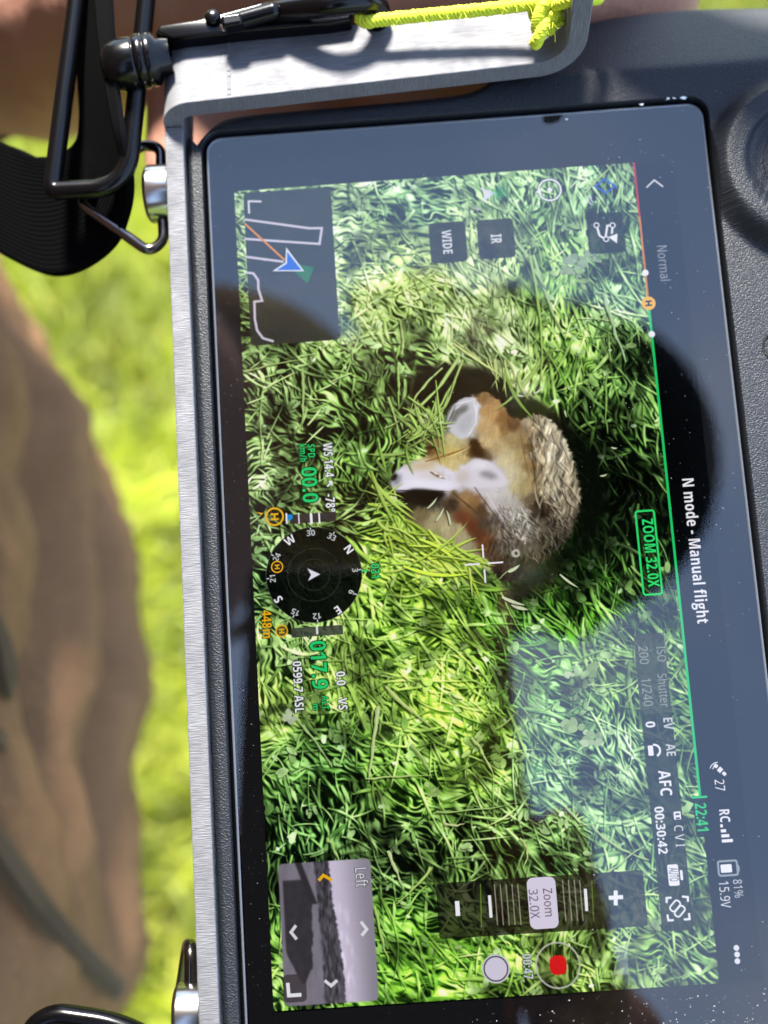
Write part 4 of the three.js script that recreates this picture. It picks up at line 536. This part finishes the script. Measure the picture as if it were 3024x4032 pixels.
// ---------- dust and crumbs on the controller ----------
{
  const fleck = new THREE.IcosahedronGeometry(1, 0), p = fleck.attributes.position; for (let i = 0; i < p.count; i++) p.setXYZ(i, p.getX(i) * (0.7 + 0.6 * Math.abs(noise3(p.getX(i), p.getY(i), 1))), p.getY(i) * 0.8, p.getZ(i) * 0.4);
  const mat = new THREE.MeshStandardMaterial({ color: new THREE.Color().setRGB(0.4, 0.39, 0.36), roughness: 0.9 }), im = new THREE.InstancedMesh(fleck, mat, 1500), m = new THREE.Matrix4(), R = mulberry(77);
  for (let k = 0; k < 1500; k++) {
    let x, y, z = 0.03, s = lerp(0.018, 0.062, R() ** 3);
    if (k < 650) { x = lerp(-69, 69, R()); y = lerp(-37, 39, Math.sqrt(R())); if (R() < 0.3) { x = lerp(-69, 0, R()); y = lerp(20, 39, R()); } } else if (k < 900) { x = lerp(61.5, 69, R()); y = lerp(-20, 39, Math.sqrt(R())); s *= 1.5; } else if (k < 1250) { x = lerp(-72, -10, R()); y = lerp(40.6, 50, R()); z = 0.8; } else { x = lerp(-69, 60, R()); y = lerp(-37.5, -34.5, R()); s *= 0.8; }
    m.compose(toWorld([x, y, z]), rcTurn.clone().multiply(new THREE.Quaternion().setFromEuler(new THREE.Euler(R() * 0.8, R() * 0.8, R() * 6))), new THREE.Vector3(s * (0.7 + R() * 1.1), s, s).multiplyScalar(0.001)); im.setMatrixAt(k, m);
  }
  im.name = 'dust'; tag(im, 'fine pale dust scattered on the screen and housing of the controller', 'dust', null, 'stuff'); shade(im); scene.add(im);
}
for (const [k, [q, s]] of [[[-70.8, 25.4, 0.5], 0.42], [[-70.7, 28.6, 0.5], 0.3], [[-70.0, 30.0, 0.3], 0.34], [[-70.7, 31.2, 0.5], 0.26], [[-70.7, 32.6, 0.5], 0.3], [[-70.6, 34.1, 0.5], 0.5], [[-70.6, 35.1, 0.5], 0.45], [[-70.6, 36.6, 0.5], 0.62], [[-68.5, 18.2, 0.2], 0.28]].entries()) {
  const g = new THREE.IcosahedronGeometry(s, 1), p = g.attributes.position; for (let i = 0; i < p.count; i++) { const w = 0.75 + 0.5 * noise3(p.getX(i) * 4 + k, p.getY(i) * 4, p.getZ(i) * 4); p.setXYZ(i, p.getX(i) * w * 0.55, p.getY(i) * w * 1.15, p.getZ(i) * w * 0.6); }
  g.computeVertexNormals(); g.scale(0.001, 0.001, 0.001);
  const c = shade(new THREE.Mesh(g, M.crumb || (M.crumb = new THREE.MeshStandardMaterial({ color: new THREE.Color().setRGB(0.7, 0.7, 0.68), roughness: 0.9 })))); c.name = k ? 'crumb_' + String(k).padStart(3, '0') : 'crumb'; c.position.copy(toWorld(q)); c.quaternion.copy(rcTurn); scene.add(c);
  tag(c, k === 8 ? 'lone pale crumb on the glass beside the reflected hook' : 'tiny white crumb caught in the seam at the corner of the screen glass', 'crumb', k === 8 ? null : 'crumbs in the seam of the glass');
}

// ---------- the person who holds the controller in one hand and the phone in the other ----------
const skinTex = dataTex(512, (i, j) => { const w = grain[j * 512 + i], c = cloudy[(j % 256) * 256 + (i % 256)]; return 0.5 + 0.35 * (w - 0.5) + 0.5 * (0.5 - Math.abs(streak[i * 512 + j] - 0.5)) + 0.2 * (c - 0.5); });
M.skin = new THREE.MeshPhysicalMaterial({ color: new THREE.Color().setRGB(0.34, 0.165, 0.115), roughness: 0.7, specularIntensity: 0.4, transmission: 0.12, thickness: 0, bumpMap: skinTex, bumpScale: 0.0004, sheen: 0.2, sheenColor: new THREE.Color(0.6, 0.3, 0.25) });
const fleeceTex = dataTex(256, (i, j) => { const c = cloudy[j * 256 + i], w = grain[(j * 2) * 512 + i * 2]; const v = 0.84 + 0.34 * (w - 0.5) + 0.22 * (c - 0.5); return [v, v, v]; });
M.fleece = new THREE.MeshPhysicalMaterial({ color: new THREE.Color().setRGB(0.175, 0.096, 0.049), roughness: 1, specularIntensity: 0.08, sheen: 0.15, sheenRoughness: 0.5, sheenColor: new THREE.Color(0.10, 0.09, 0.045), map: fleeceTex, bumpMap: fleeceTex, bumpScale: 0.0012 });
M.trouser = new THREE.MeshPhysicalMaterial({ specularIntensity: 0.1, color: new THREE.Color().setRGB(0.012, 0.016, 0.018), roughness: 0.9 });
M.boot = new THREE.MeshPhysicalMaterial({ specularIntensity: 0.2, color: new THREE.Color().setRGB(0.012, 0.015, 0.015), roughness: 0.7 });
M.zip = new THREE.MeshPhysicalMaterial({ specularIntensity: 0.15, color: new THREE.Color().setRGB(0.070, 0.050, 0.030), roughness: 0.8 });
M.hair = new THREE.MeshPhysicalMaterial({ specularIntensity: 0.1, color: new THREE.Color().setRGB(0.004, 0.004, 0.004), roughness: 0.7 });
const person = new THREE.Group(); person.name = 'person'; person.position.set(-0.14, 0, -0.06); scene.add(person);
tag(person, 'person in a brown fleece jacket, one hand gripping the controller', 'person');
function wear(name, geo, mat, parent = person, label) { geo.translate(0.14, 0, 0.06); const m = shade(new THREE.Mesh(geo, mat)); m.name = name; parent.add(m); if (label) m.userData.label = label; return m; }
const camR = new THREE.Vector3(0.98154, 0.19128, 0), camD = new THREE.Vector3(0.08079, -0.41459, 0.90641), camF = new THREE.Vector3(0.17338, -0.88968, -0.42239);
const fromLens = (r, d, f) => camera.position.clone().addScaledVector(camR, r * 0.001).addScaledVector(camD, d * 0.001).addScaledVector(camF, f * 0.001).toArray();
const headAt = [-0.045, 1.645, -0.045];
{
  // left hand, in the controller's millimetres: palm against the grip, fingers curled beneath it, thumb raised over the corner
  const hand = [
    [[-140, -88, -80], [-122, -48, -34], 24, 21], [[-122, -48, -34], [-113, -10, -10], 21, 19], [[-113, -10, -10], [-108, 18, -14], 19, 17], [[-108, 18, -14], [-106, 34, -27], 17, 15], [[-114, -30, -40], [-104, 26, -42], 17, 14],
    [[-104, 34, -32], [-88, 38, -44], 10.5, 9.6], [[-88, 38, -44], [-64, 38, -44], 9.6, 8.6], [[-64, 38, -44], [-46, 36, -42], 8.6, 7.4],
    [[-104, 13, -36], [-86, 15, -46], 10.5, 9.8], [[-86, 15, -46], [-59, 15, -46], 9.8, 8.8], [[-59, 15, -46], [-40, 13, -43], 8.8, 7.6],
    [[-106, -8, -38], [-87, -8, -46], 10, 9.4], [[-87, -8, -46], [-62, -8, -46], 9.4, 8.4], [[-62, -8, -46], [-44, -9, -43], 8.4, 7.2],
    [[-108, -28, -40], [-90, -29, -45], 9, 8.4], [[-90, -29, -45], [-70, -29, -45], 8.4, 7.4], [[-70, -29, -45], [-56, -29, -43], 7.4, 6.6],
    [[-116, 2, -8], [-117, 32, 24], 15, 13], [[-117, 32, 24], [-110, 58, 40], 13, 12], [[-110, 58, 40], [-94, 84, 38], 12, 9], [[-114, -42, -42], [-82, -46, -40], 12, 10],
  ];
  const sdf = (p) => { let d = 1e3; for (const c of hand) d = smin(d, capsule(p, c), 5); return d + 0.5 * noise3(p[0] * 0.07, p[1] * 0.07, p[2] * 0.07); };
  const left = solid(sdf, [-92, 0, -26], 110, 88); left.scale(0.001, 0.001, 0.001); left.applyMatrix4(RC);
  // right hand on the phone, in millimetres from its lens
  const grip = [[[60, 128, -22], [52, 92, -18], 24, 17], [[52, 92, -18], [40, 74, -18], 17, 13], [[40, 74, -8], [30, 58, 4], 9.4, 8.4], [[30, 58, 4], [22, 16, 8], 8.2, 7.4], [[22, 16, 8], [20, -36, 10], 7.4, 6.2], [[46, 90, -12], [48, 78, 4], 9, 8.4], [[48, 78, 4], [43, 56, 10], 8.2, 7.6], [[43, 56, 10], [40, 36, 11], 7.6, 7], [[50, 100, -12], [51, 94, 4], 9.2, 8.4], [[51, 94, 4], [38, 86, 10], 8.4, 7.2], [[52, 114, -12], [50, 112, 3], 8.6, 7.6], [[50, 112, 3], [36, 106, 9], 7.6, 6.6], [[46, 110, -20], [10, 92, -24], 13, 10], [[10, 92, -24], [-14, 70, -22], 10, 8]];
  const sdf2 = (p) => { let d = 1e3; for (const c of grip) d = smin(d, capsule(p, c), 4); return d; };
  const right = solid(sdf2, [30, 62, -6], 84, 64); right.scale(0.001, 0.001, 0.001); right.applyMatrix4(new THREE.Matrix4().makeBasis(camR, camD, camF).setPosition(camera.position));
  // head, neck, forearms and trunk
  const h = headAt, wristL = toWorld([-140, -88, -80]).toArray(), wristR = fromLens(60, 128, -22), elbowL = [-0.25, 1.08, -0.33], elbowR = [-0.15, 1.16, 0.27];
  const nod = (x, y, z) => { const a = -0.95, X = x * Math.cos(a) - y * Math.sin(a), Y = x * Math.sin(a) + y * Math.cos(a); return [h[0] + X, h[1] + Y, h[2] + z]; };
  const bones = [[nod(-0.012, 0.02, 0), nod(0.006, 0.05, 0), 0.088, 0.078], [nod(0.03, -0.045, 0), nod(0.02, -0.09, 0), 0.062, 0.046], [nod(-0.02, -0.06, 0), [-0.15, 1.46, -0.06], 0.055, 0.06], [[-0.15, 1.46, -0.06], [-0.17, 1.38, -0.06], 0.07, 0.1], [[-0.17, 1.38, -0.06], [-0.15, 0.98, -0.06], 0.10, 0.10],
    [[-0.17, 1.39, -0.2], [-0.17, 1.39, 0.08], 0.05, 0.05], [[-0.19, 1.39, -0.23], elbowL, 0.05, 0.038], [elbowL, wristL, 0.038, 0.026], [[-0.19, 1.39, 0.11], elbowR, 0.05, 0.038], [elbowR, wristR, 0.038, 0.026],
    [[-0.15, 0.92, -0.15], [-0.15, 0.5, -0.16], 0.075, 0.055], [[-0.15, 0.5, -0.16], [-0.18, 0.1, -0.17], 0.05, 0.035], [[-0.15, 0.92, 0.03], [-0.15, 0.5, 0.06], 0.075, 0.055], [[-0.15, 0.5, 0.06], [-0.18, 0.1, 0.08], 0.05, 0.035]];
  const face = [[nod(0.092, -0.01, 0), nod(0.104, -0.032, 0), 0.011, 0.014], [nod(0.0, -0.01, 0.088), nod(0.004, -0.045, 0.086), 0.016, 0.012], [nod(0.0, -0.01, -0.088), nod(0.004, -0.045, -0.086), 0.016, 0.012], [nod(0.086, -0.068, 0.018), nod(0.086, -0.068, -0.018), 0.009, 0.009], [nod(0.078, -0.078, 0.014), nod(0.078, -0.078, -0.014), 0.009, 0.009], [nod(0.075, 0.018, 0.034), nod(0.075, 0.02, 0.05), 0.012, 0.01], [nod(0.075, 0.018, -0.034), nod(0.075, 0.02, -0.05), 0.012, 0.01]];
  const trunk = (p) => { let d = 1e3; for (const c of bones) d = smin(d, capsule(p, c), 0.04); return d; };
  const body = solid(trunk, [-0.12, 0.88, -0.05], 0.92, 128);
  const headG = solid((p) => { let d = 1e3; for (let i = 0; i < 3; i++) d = smin(d, capsule(p, bones[i]), 0.035); for (const c of face) d = smin(d, capsule(p, c), 0.012); for (const s of [-1, 1]) { const e = nod(0.094, 0.0, s * 0.033); d = Math.max(d, -(Math.hypot(p[0] - e[0], p[1] - e[1], p[2] - e[2]) - 0.014)); } return d; }, [h[0], h[1] - 0.02, h[2]], 0.16, 72);
  const all = mergeGeometries([left, right, body, headG].map((g) => { const q = g.toNonIndexed(); return boxUV(q, 28); })); wear('body', all, M.skin);
  for (const s of [-1, 1]) { const e = new THREE.SphereGeometry(0.0125, 16, 12); e.translate(...nod(0.09, 0.0, s * 0.033)); wear('eye', e, M.eye || (M.eye = new THREE.MeshStandardMaterial({ color: 0xd8d4cc, roughness: 0.2 }))); }
  // cap
  const cap = solid((p) => { const a = capsule(p, [nod(-0.014, 0.045, 0), nod(0.0, 0.062, 0), 0.098, 0.088]), q = V(p).sub(V(h)), ux = nod(0, 1, 0).map((v, i) => v - h[i]), cut = 0.012 - (q.x * ux[0] + q.y * ux[1] + q.z * ux[2]); let d = Math.max(a, cut); d = smin(d, capsule(p, [nod(0.05, 0.024, -0.035), nod(0.05, 0.024, 0.035), 0.012, 0.012]), 0.01); return d; }, [h[0], h[1] + 0.02, h[2]], 0.17, 60);
  const brim = new THREE.Shape(); brim.moveTo(0, -0.075); brim.bezierCurveTo(0.06, -0.08, 0.09, -0.05, 0.09, 0); brim.bezierCurveTo(0.09, 0.05, 0.06, 0.08, 0, 0.075); brim.bezierCurveTo(0.03, 0.03, 0.03, -0.03, 0, -0.075);
  const bg = new THREE.ExtrudeGeometry(brim, { depth: 0.003, bevelEnabled: true, bevelSize: 0.001, bevelThickness: 0.001 }); bg.rotateX(Math.PI / 2); bg.rotateZ(-0.95 - 0.12); bg.translate(...nod(0.062, 0.022, 0));
  wear('cap', cap, M.hair); wear('cap_brim', bg, M.hair);
  // jacket: trunk with the belly pushed forward and the fleece gathered in soft rolls, two sleeves and a collar
  const tab = (rows, y) => { let i = 0; while (i < rows.length - 2 && rows[i + 1][0] < y) i++; const t = sstep(y, rows[i][0], rows[i + 1][0]); return lerp(rows[i][1], rows[i + 1][1], t); };
  const xf = [[0.74, -0.06], [0.82, -0.024], [0.9, -0.006], [0.95, -0.002], [1.0, -0.016], [1.05, -0.036], [1.12, -0.06], [1.25, -0.085], [1.4, -0.095], [1.47, -0.12]], xb = [[0.74, -0.25], [1.0, -0.26], [1.3, -0.28], [1.4, -0.26], [1.47, -0.19]], hw = [[0.74, 0.2], [0.95, 0.215], [1.2, 0.21], [1.36, 0.2], [1.43, 0.15], [1.47, 0.065]];
  const belly = [[-0.33, -0.046], [-0.28, -0.040], [-0.24, -0.033], [-0.219, -0.026], [-0.203, -0.017], [-0.188, -0.010], [-0.164, -0.007], [-0.107, -0.002], [-0.03, 0.001], [-0.01, -0.01], [0.05, -0.02], [0.1, -0.04], [0.16, -0.1]];
  const trunkAt = (th, y, extra = 0) => {
    const f = tab(xf, y), b = tab(xb, y), w = tab(hw, y), c = Math.cos(th), s = Math.sin(th), e = 2 / 2.6, a = (f - b) / 2, mid = (f + b) / 2;
    const z = -0.06 + w * Math.sign(s) * Math.abs(s) ** e; let x = c > 0 ? mid + (a + tab(belly, z) * sstep(1.2 - y, 0, 0.15)) * c ** 0.34 : mid - a * Math.abs(c) ** e;
    const front = sstep(c, 0.0, 0.6), q = y + 0.10 * (z + 0.06) + 0.010 * noise3(z * 9, y * 5, 2), crease = (c0, w, z0, z1) => Math.exp(-(((q - c0) / w) ** 2)) * sstep(z, z0 - 0.03, z0 + 0.03) * sstep(-z, -z1 - 0.03, -z1 + 0.03) ;
    const d = extra + front * (0.002 - 0.016 * crease(1.012, 0.0075, -0.25, -0.05) - 0.015 * crease(0.980, 0.0065, -0.17, -0.045) - 0.013 * crease(1.052, 0.009, -0.3, -0.02) - 0.012 * crease(0.905, 0.012, -0.2, 0.05)) + 0.004 * noise3(z * 22, y * 14, x * 10) + 0.0012 * noise3(z * 90, y * 90, x * 60);
    return [x + d * c * 1.1, y, z + d * s];
  };
  const trunkG = grid(260, 260, (u, v) => trunkAt(u * 2 * Math.PI, lerp(0.74, 1.47, v)));
  const sleeve = (pts, radii) => { const c = new THREE.CatmullRomCurve3(pts.map(V)), n = 120, fr = c.computeFrenetFrames(n); return grid(48, n, (u, v) => { const i = Math.round(v * n), p = c.getPoint(v), k = v * (radii.length - 1), r0 = radii[Math.min(radii.length - 1, k | 0)], r1 = radii[Math.min(radii.length - 1, (k | 0) + 1)], r = lerp(r0, r1, k % 1) + 0.004 * noise3(Math.cos(u * 6.28) * 1.4, v * 16, Math.sin(u * 6.28) * 1.4), a = u * 2 * Math.PI; p.addScaledVector(fr.normals[i], Math.cos(a) * r).addScaledVector(fr.binormals[i], Math.sin(a) * r); return p.toArray(); }); };
  const toward = (a, b, t) => a.map((v, i) => lerp(v, b[i], t));
  const sl = sleeve([[-0.17, 1.40, -0.17], [-0.19, 1.37, -0.25], toward([-0.19, 1.39, -0.23], elbowL, 0.6), elbowL, toward(elbowL, wristL, 0.5), toward(elbowL, wristL, 0.94)], [0.075, 0.074, 0.066, 0.062, 0.052, 0.038]);
  const sr = sleeve([[-0.17, 1.40, 0.05], [-0.19, 1.37, 0.13], toward([-0.19, 1.39, 0.11], elbowR, 0.6), elbowR, toward(elbowR, wristR, 0.45), toward(elbowR, wristR, 0.85)], [0.075, 0.074, 0.066, 0.062, 0.052, 0.044]);
  const collar = grid(60, 12, (u, v) => { const a = u * 2 * Math.PI, r = 0.078 - 0.006 * v; return [-0.142 + 0.03 * v + Math.cos(a) * r, 1.44 + 0.05 * v, -0.06 + Math.sin(a) * r]; });
  const jacket = wear('jacket', mergeGeometries([trunkG, sl, sr, collar].map((g) => boxUV(g.toNonIndexed(), 9))), M.fleece);
  { // smooth normals were lost by unwelding the faces: take them back from the welded shape
    const g = jacket.geometry; g.computeVertexNormals(); const w = mergeVertices(new THREE.BufferGeometry().setAttribute('position', g.attributes.position.clone()), 1e-5); w.computeVertexNormals(); const N = new Float32Array(g.attributes.position.count * 3); for (let i = 0; i < w.index.count; i++) { const k = w.index.getX(i); N[i * 3] = w.attributes.normal.getX(k); N[i * 3 + 1] = w.attributes.normal.getY(k); N[i * 3 + 2] = w.attributes.normal.getZ(k); } g.setAttribute('normal', new THREE.BufferAttribute(N, 3));
  }
  // zips: a tape with a raised row of coils, laid on the jacket
  const zip = (pts, half, name, label) => {
    const c = new THREE.CatmullRomCurve3(pts.map(V)), n = 90, out = [];
    const g = grid(10, n, (u, v) => { const p = c.getPoint(v), t = c.getTangent(v), up = new THREE.Vector3(0.5, 0.85, 0).normalize(), side = t.clone().cross(up).normalize(), a = (u - 0.5) * 2; return p.addScaledVector(side, a * half).addScaledVector(up, 0.0036 + 0.0016 * (1 - a * a)).toArray(); }); out.push(g.toNonIndexed());
    for (let i = 0; i < 60; i++) { const p = c.getPoint(i / 59), t = c.getTangent(i / 59), b = new THREE.CapsuleGeometry(0.0011, half * 0.9, 3, 6), up = new THREE.Vector3(0.5, 0.85, 0).normalize(); b.applyQuaternion(new THREE.Quaternion().setFromUnitVectors(new THREE.Vector3(0, 1, 0), t.clone().cross(up).normalize())); b.translate(p.x + up.x * 0.0052, p.y + up.y * 0.0052, p.z); out.push(b.toNonIndexed()); }
    const m = wear(name, mergeGeometries(out), M.zip, jacket); if (label) m.userData.label = label; return m;
  };
  ZIPS(zip, trunkAt);
  // trousers and boots
  const leg = (hip, knee, ankle) => [[hip, knee, 0.092, 0.075], [knee, ankle, 0.075, 0.06]];
  const legs = [...leg([-0.16, 0.86, -0.15], [-0.15, 0.5, -0.17], [-0.18, 0.13, -0.18]), ...leg([-0.16, 0.86, 0.03], [-0.15, 0.5, 0.07], [-0.18, 0.13, 0.09]), [[-0.16, 0.9, -0.14], [-0.16, 0.9, 0.02], 0.1, 0.1]];
  wear('trousers', solid((p) => { let d = 1e3; for (const c of legs) d = smin(d, capsule(p, c), 0.03); return d; }, [-0.16, 0.53, -0.05], 0.5, 80), M.trouser);
  for (const [z, toe] of [[-0.18, -0.005], [0.09, -0.03]]) wear('boot', solid((p) => { let d = Math.min(1e3, capsule(p, [[-0.2, 0.16, z], [-0.2, 0.07, z], 0.062, 0.055])); d = smin(d, capsule(p, [[-0.21, 0.045, z], [toe - 0.05, 0.04, z], 0.048, 0.046]), 0.05); return Math.max(d, -p[1] + 0.002); }, [-0.11, 0.1, z], 0.2, 48), M.boot);
}
function ZIPS(zip, at) {
  const find = (px, py) => { const d = camF.clone().addScaledVector(camR, (px - 1512) / 4800).addScaledVector(camD, (py - 2016) / 4800); let best = null; for (let i = 0; i <= 120; i++) for (let j = 0; j <= 160; j++) { const q = at(lerp(-1.5, 1.5, i / 120), lerp(0.85, 1.3, j / 160)), v = V(q).sub(camera.position), k = v.dot(camF), e = Math.hypot(v.dot(camR) / k - (px - 1512) / 4800, v.dot(camD) / k - (py - 2016) / 4800) + k * 0.003; if (!best || e < best[0]) best = [e, q]; } return best[1]; };
  zip([find(-160, 3200), find(150, 3560), find(440, 3880)], 0.0036, 'pocket_zip', 'dark grey-green pocket zip running slantwise');
  zip([find(-60, 2400), find(-8, 2560), find(4, 2680), find(-8, 2800), find(-60, 2960)], 0.0028, 'front_zip');
}
// ---------- the phone that takes the picture ----------
{
  const ph = new THREE.Group(); ph.name = 'mobile_phone'; ph.position.set(...fromLens(-12, 128, -6.5)); ph.quaternion.setFromRotationMatrix(new THREE.Matrix4().makeBasis(camR, camD.clone().negate(), camF.clone().negate())); scene.add(ph);
  tag(ph, 'dark mobile phone held above the screen, seen only as a reflection in the glass', 'phone');
  const black = new THREE.MeshPhysicalMaterial({ color: new THREE.Color().setRGB(0.004, 0.004, 0.005), roughness: 0.6, specularIntensity: 0.1 });
  const add = (name, g, m) => { g.scale(0.001, 0.001, 0.001); const q = shade(new THREE.Mesh(g, m)); q.name = name; ph.add(q); };
  add('case', new RoundedBoxGeometry(78, 172, 8, 4, 3.6).translate(-0.5, 86, 0), black);
  add('frame_band', (() => { return new RoundedBoxGeometry(8.4, 150, 1.4, 3, 0.5).rotateY(2.02).translate(38.4, 90, -3.2); })(), new THREE.MeshPhysicalMaterial({ color: new THREE.Color().setRGB(0.95, 0.36, 0.07), metalness: 1, roughness: 0.22 }));
  add('lens_plate', new RoundedBoxGeometry(30, 32, 1.4, 3, 0.6).translate(10, 130, -4.4), black);
  for (const [x, y] of [[2, 139], [2, 121]]) add('lens', new THREE.CylinderGeometry(6, 6, 1.6, 32).rotateX(Math.PI / 2).translate(x, y, -5.2), M.glassEdge);
}
// ---------- the meadow ----------
{
  const gt = dataTex(256, (i, j) => { const c = cloudy[j * 256 + i], w = grain[(j * 2) * 512 + i * 2]; return [0.5 + 0.3 * (c - 0.5) + 0.3 * (w - 0.5), 0.6 + 0.4 * (c - 0.5) + 0.3 * (w - 0.5), 0.25 + 0.15 * (w - 0.5)]; });
  gt.repeat.set(400, 400);
  const ground = new THREE.Mesh(new THREE.CircleGeometry(300, 96).rotateX(-Math.PI / 2), new THREE.MeshStandardMaterial({ color: new THREE.Color().setRGB(0.18, 0.22, 0.05), map: gt, roughness: 1 })); ground.name = 'ground'; shade(ground); scene.add(ground); ground.userData.kind = 'structure';
  const blade = (() => { const pos = [], idx = [], n = 4; for (let i = 0; i <= n; i++) { const t = i / n, w = 0.5 * (1 - t ** 1.8) + 0.02, bend = 0.42 * t * t; pos.push(-w, t * (1 - 0.12 * t), bend, w, t * (1 - 0.12 * t), bend); if (i < n) { const k = i * 2; idx.push(k, k + 1, k + 2, k + 1, k + 3, k + 2); } } const g = new THREE.BufferGeometry(); g.setAttribute('position', new THREE.Float32BufferAttribute(pos, 3)); g.setIndex(idx); g.computeVertexNormals(); return g; })();
  const N = 70000, mat = new THREE.MeshPhysicalMaterial({ color: 0xffffff, roughness: 0.6, transmission: 0.5, thickness: 0, side: THREE.DoubleSide }), im = new THREE.InstancedMesh(blade, mat, N), m = new THREE.Matrix4(), q = new THREE.Quaternion(), e = new THREE.Euler(), R = mulberry(5), col = new THREE.Color();
  for (let k = 0; k < N; k++) {
    const x = lerp(-0.75, 1.0, R()), z = lerp(-2.5, 0.45, R()), tuft = 0.5 + 0.5 * fbm(x * 3.1, 0.3, z * 3.1, 3), h = lerp(0.05, 0.17, R()) * (0.6 + 0.9 * tuft), w = lerp(0.003, 0.0075, R());
    e.set((R() - 0.5) * 1.1, R() * 6.28, (R() - 0.5) * 0.9); q.setFromEuler(e); m.compose(new THREE.Vector3(x, 0, z), q, new THREE.Vector3(w, h, h)); im.setMatrixAt(k, m);
    const dry = R() < 0.16 ? 0.75 : 0, t = clamp(R() * 0.6 + 0.75 * (0.5 + fbm(x * 5, 9, z * 5, 3)) - 0.2, -0.5, 1.15); col.setRGB(lerp(lerp(0.28, 0.46, t), 0.52, dry), lerp(lerp(0.34, 0.50, t), 0.46, dry), lerp(lerp(0.005, 0.012, t), 0.06, dry)); col.multiplyScalar(0.5 + 0.95 * sstep(fbm(x * 8, 4, z * 8, 3), -0.35, 0.4)); im.setColorAt(k, col);
  }
  im.name = 'grass'; tag(im, 'bright yellow-green sunlit grass of the meadow far below the controller', 'grass', null, 'stuff'); shade(im); scene.add(im);
}

renderer.render(scene, camera);
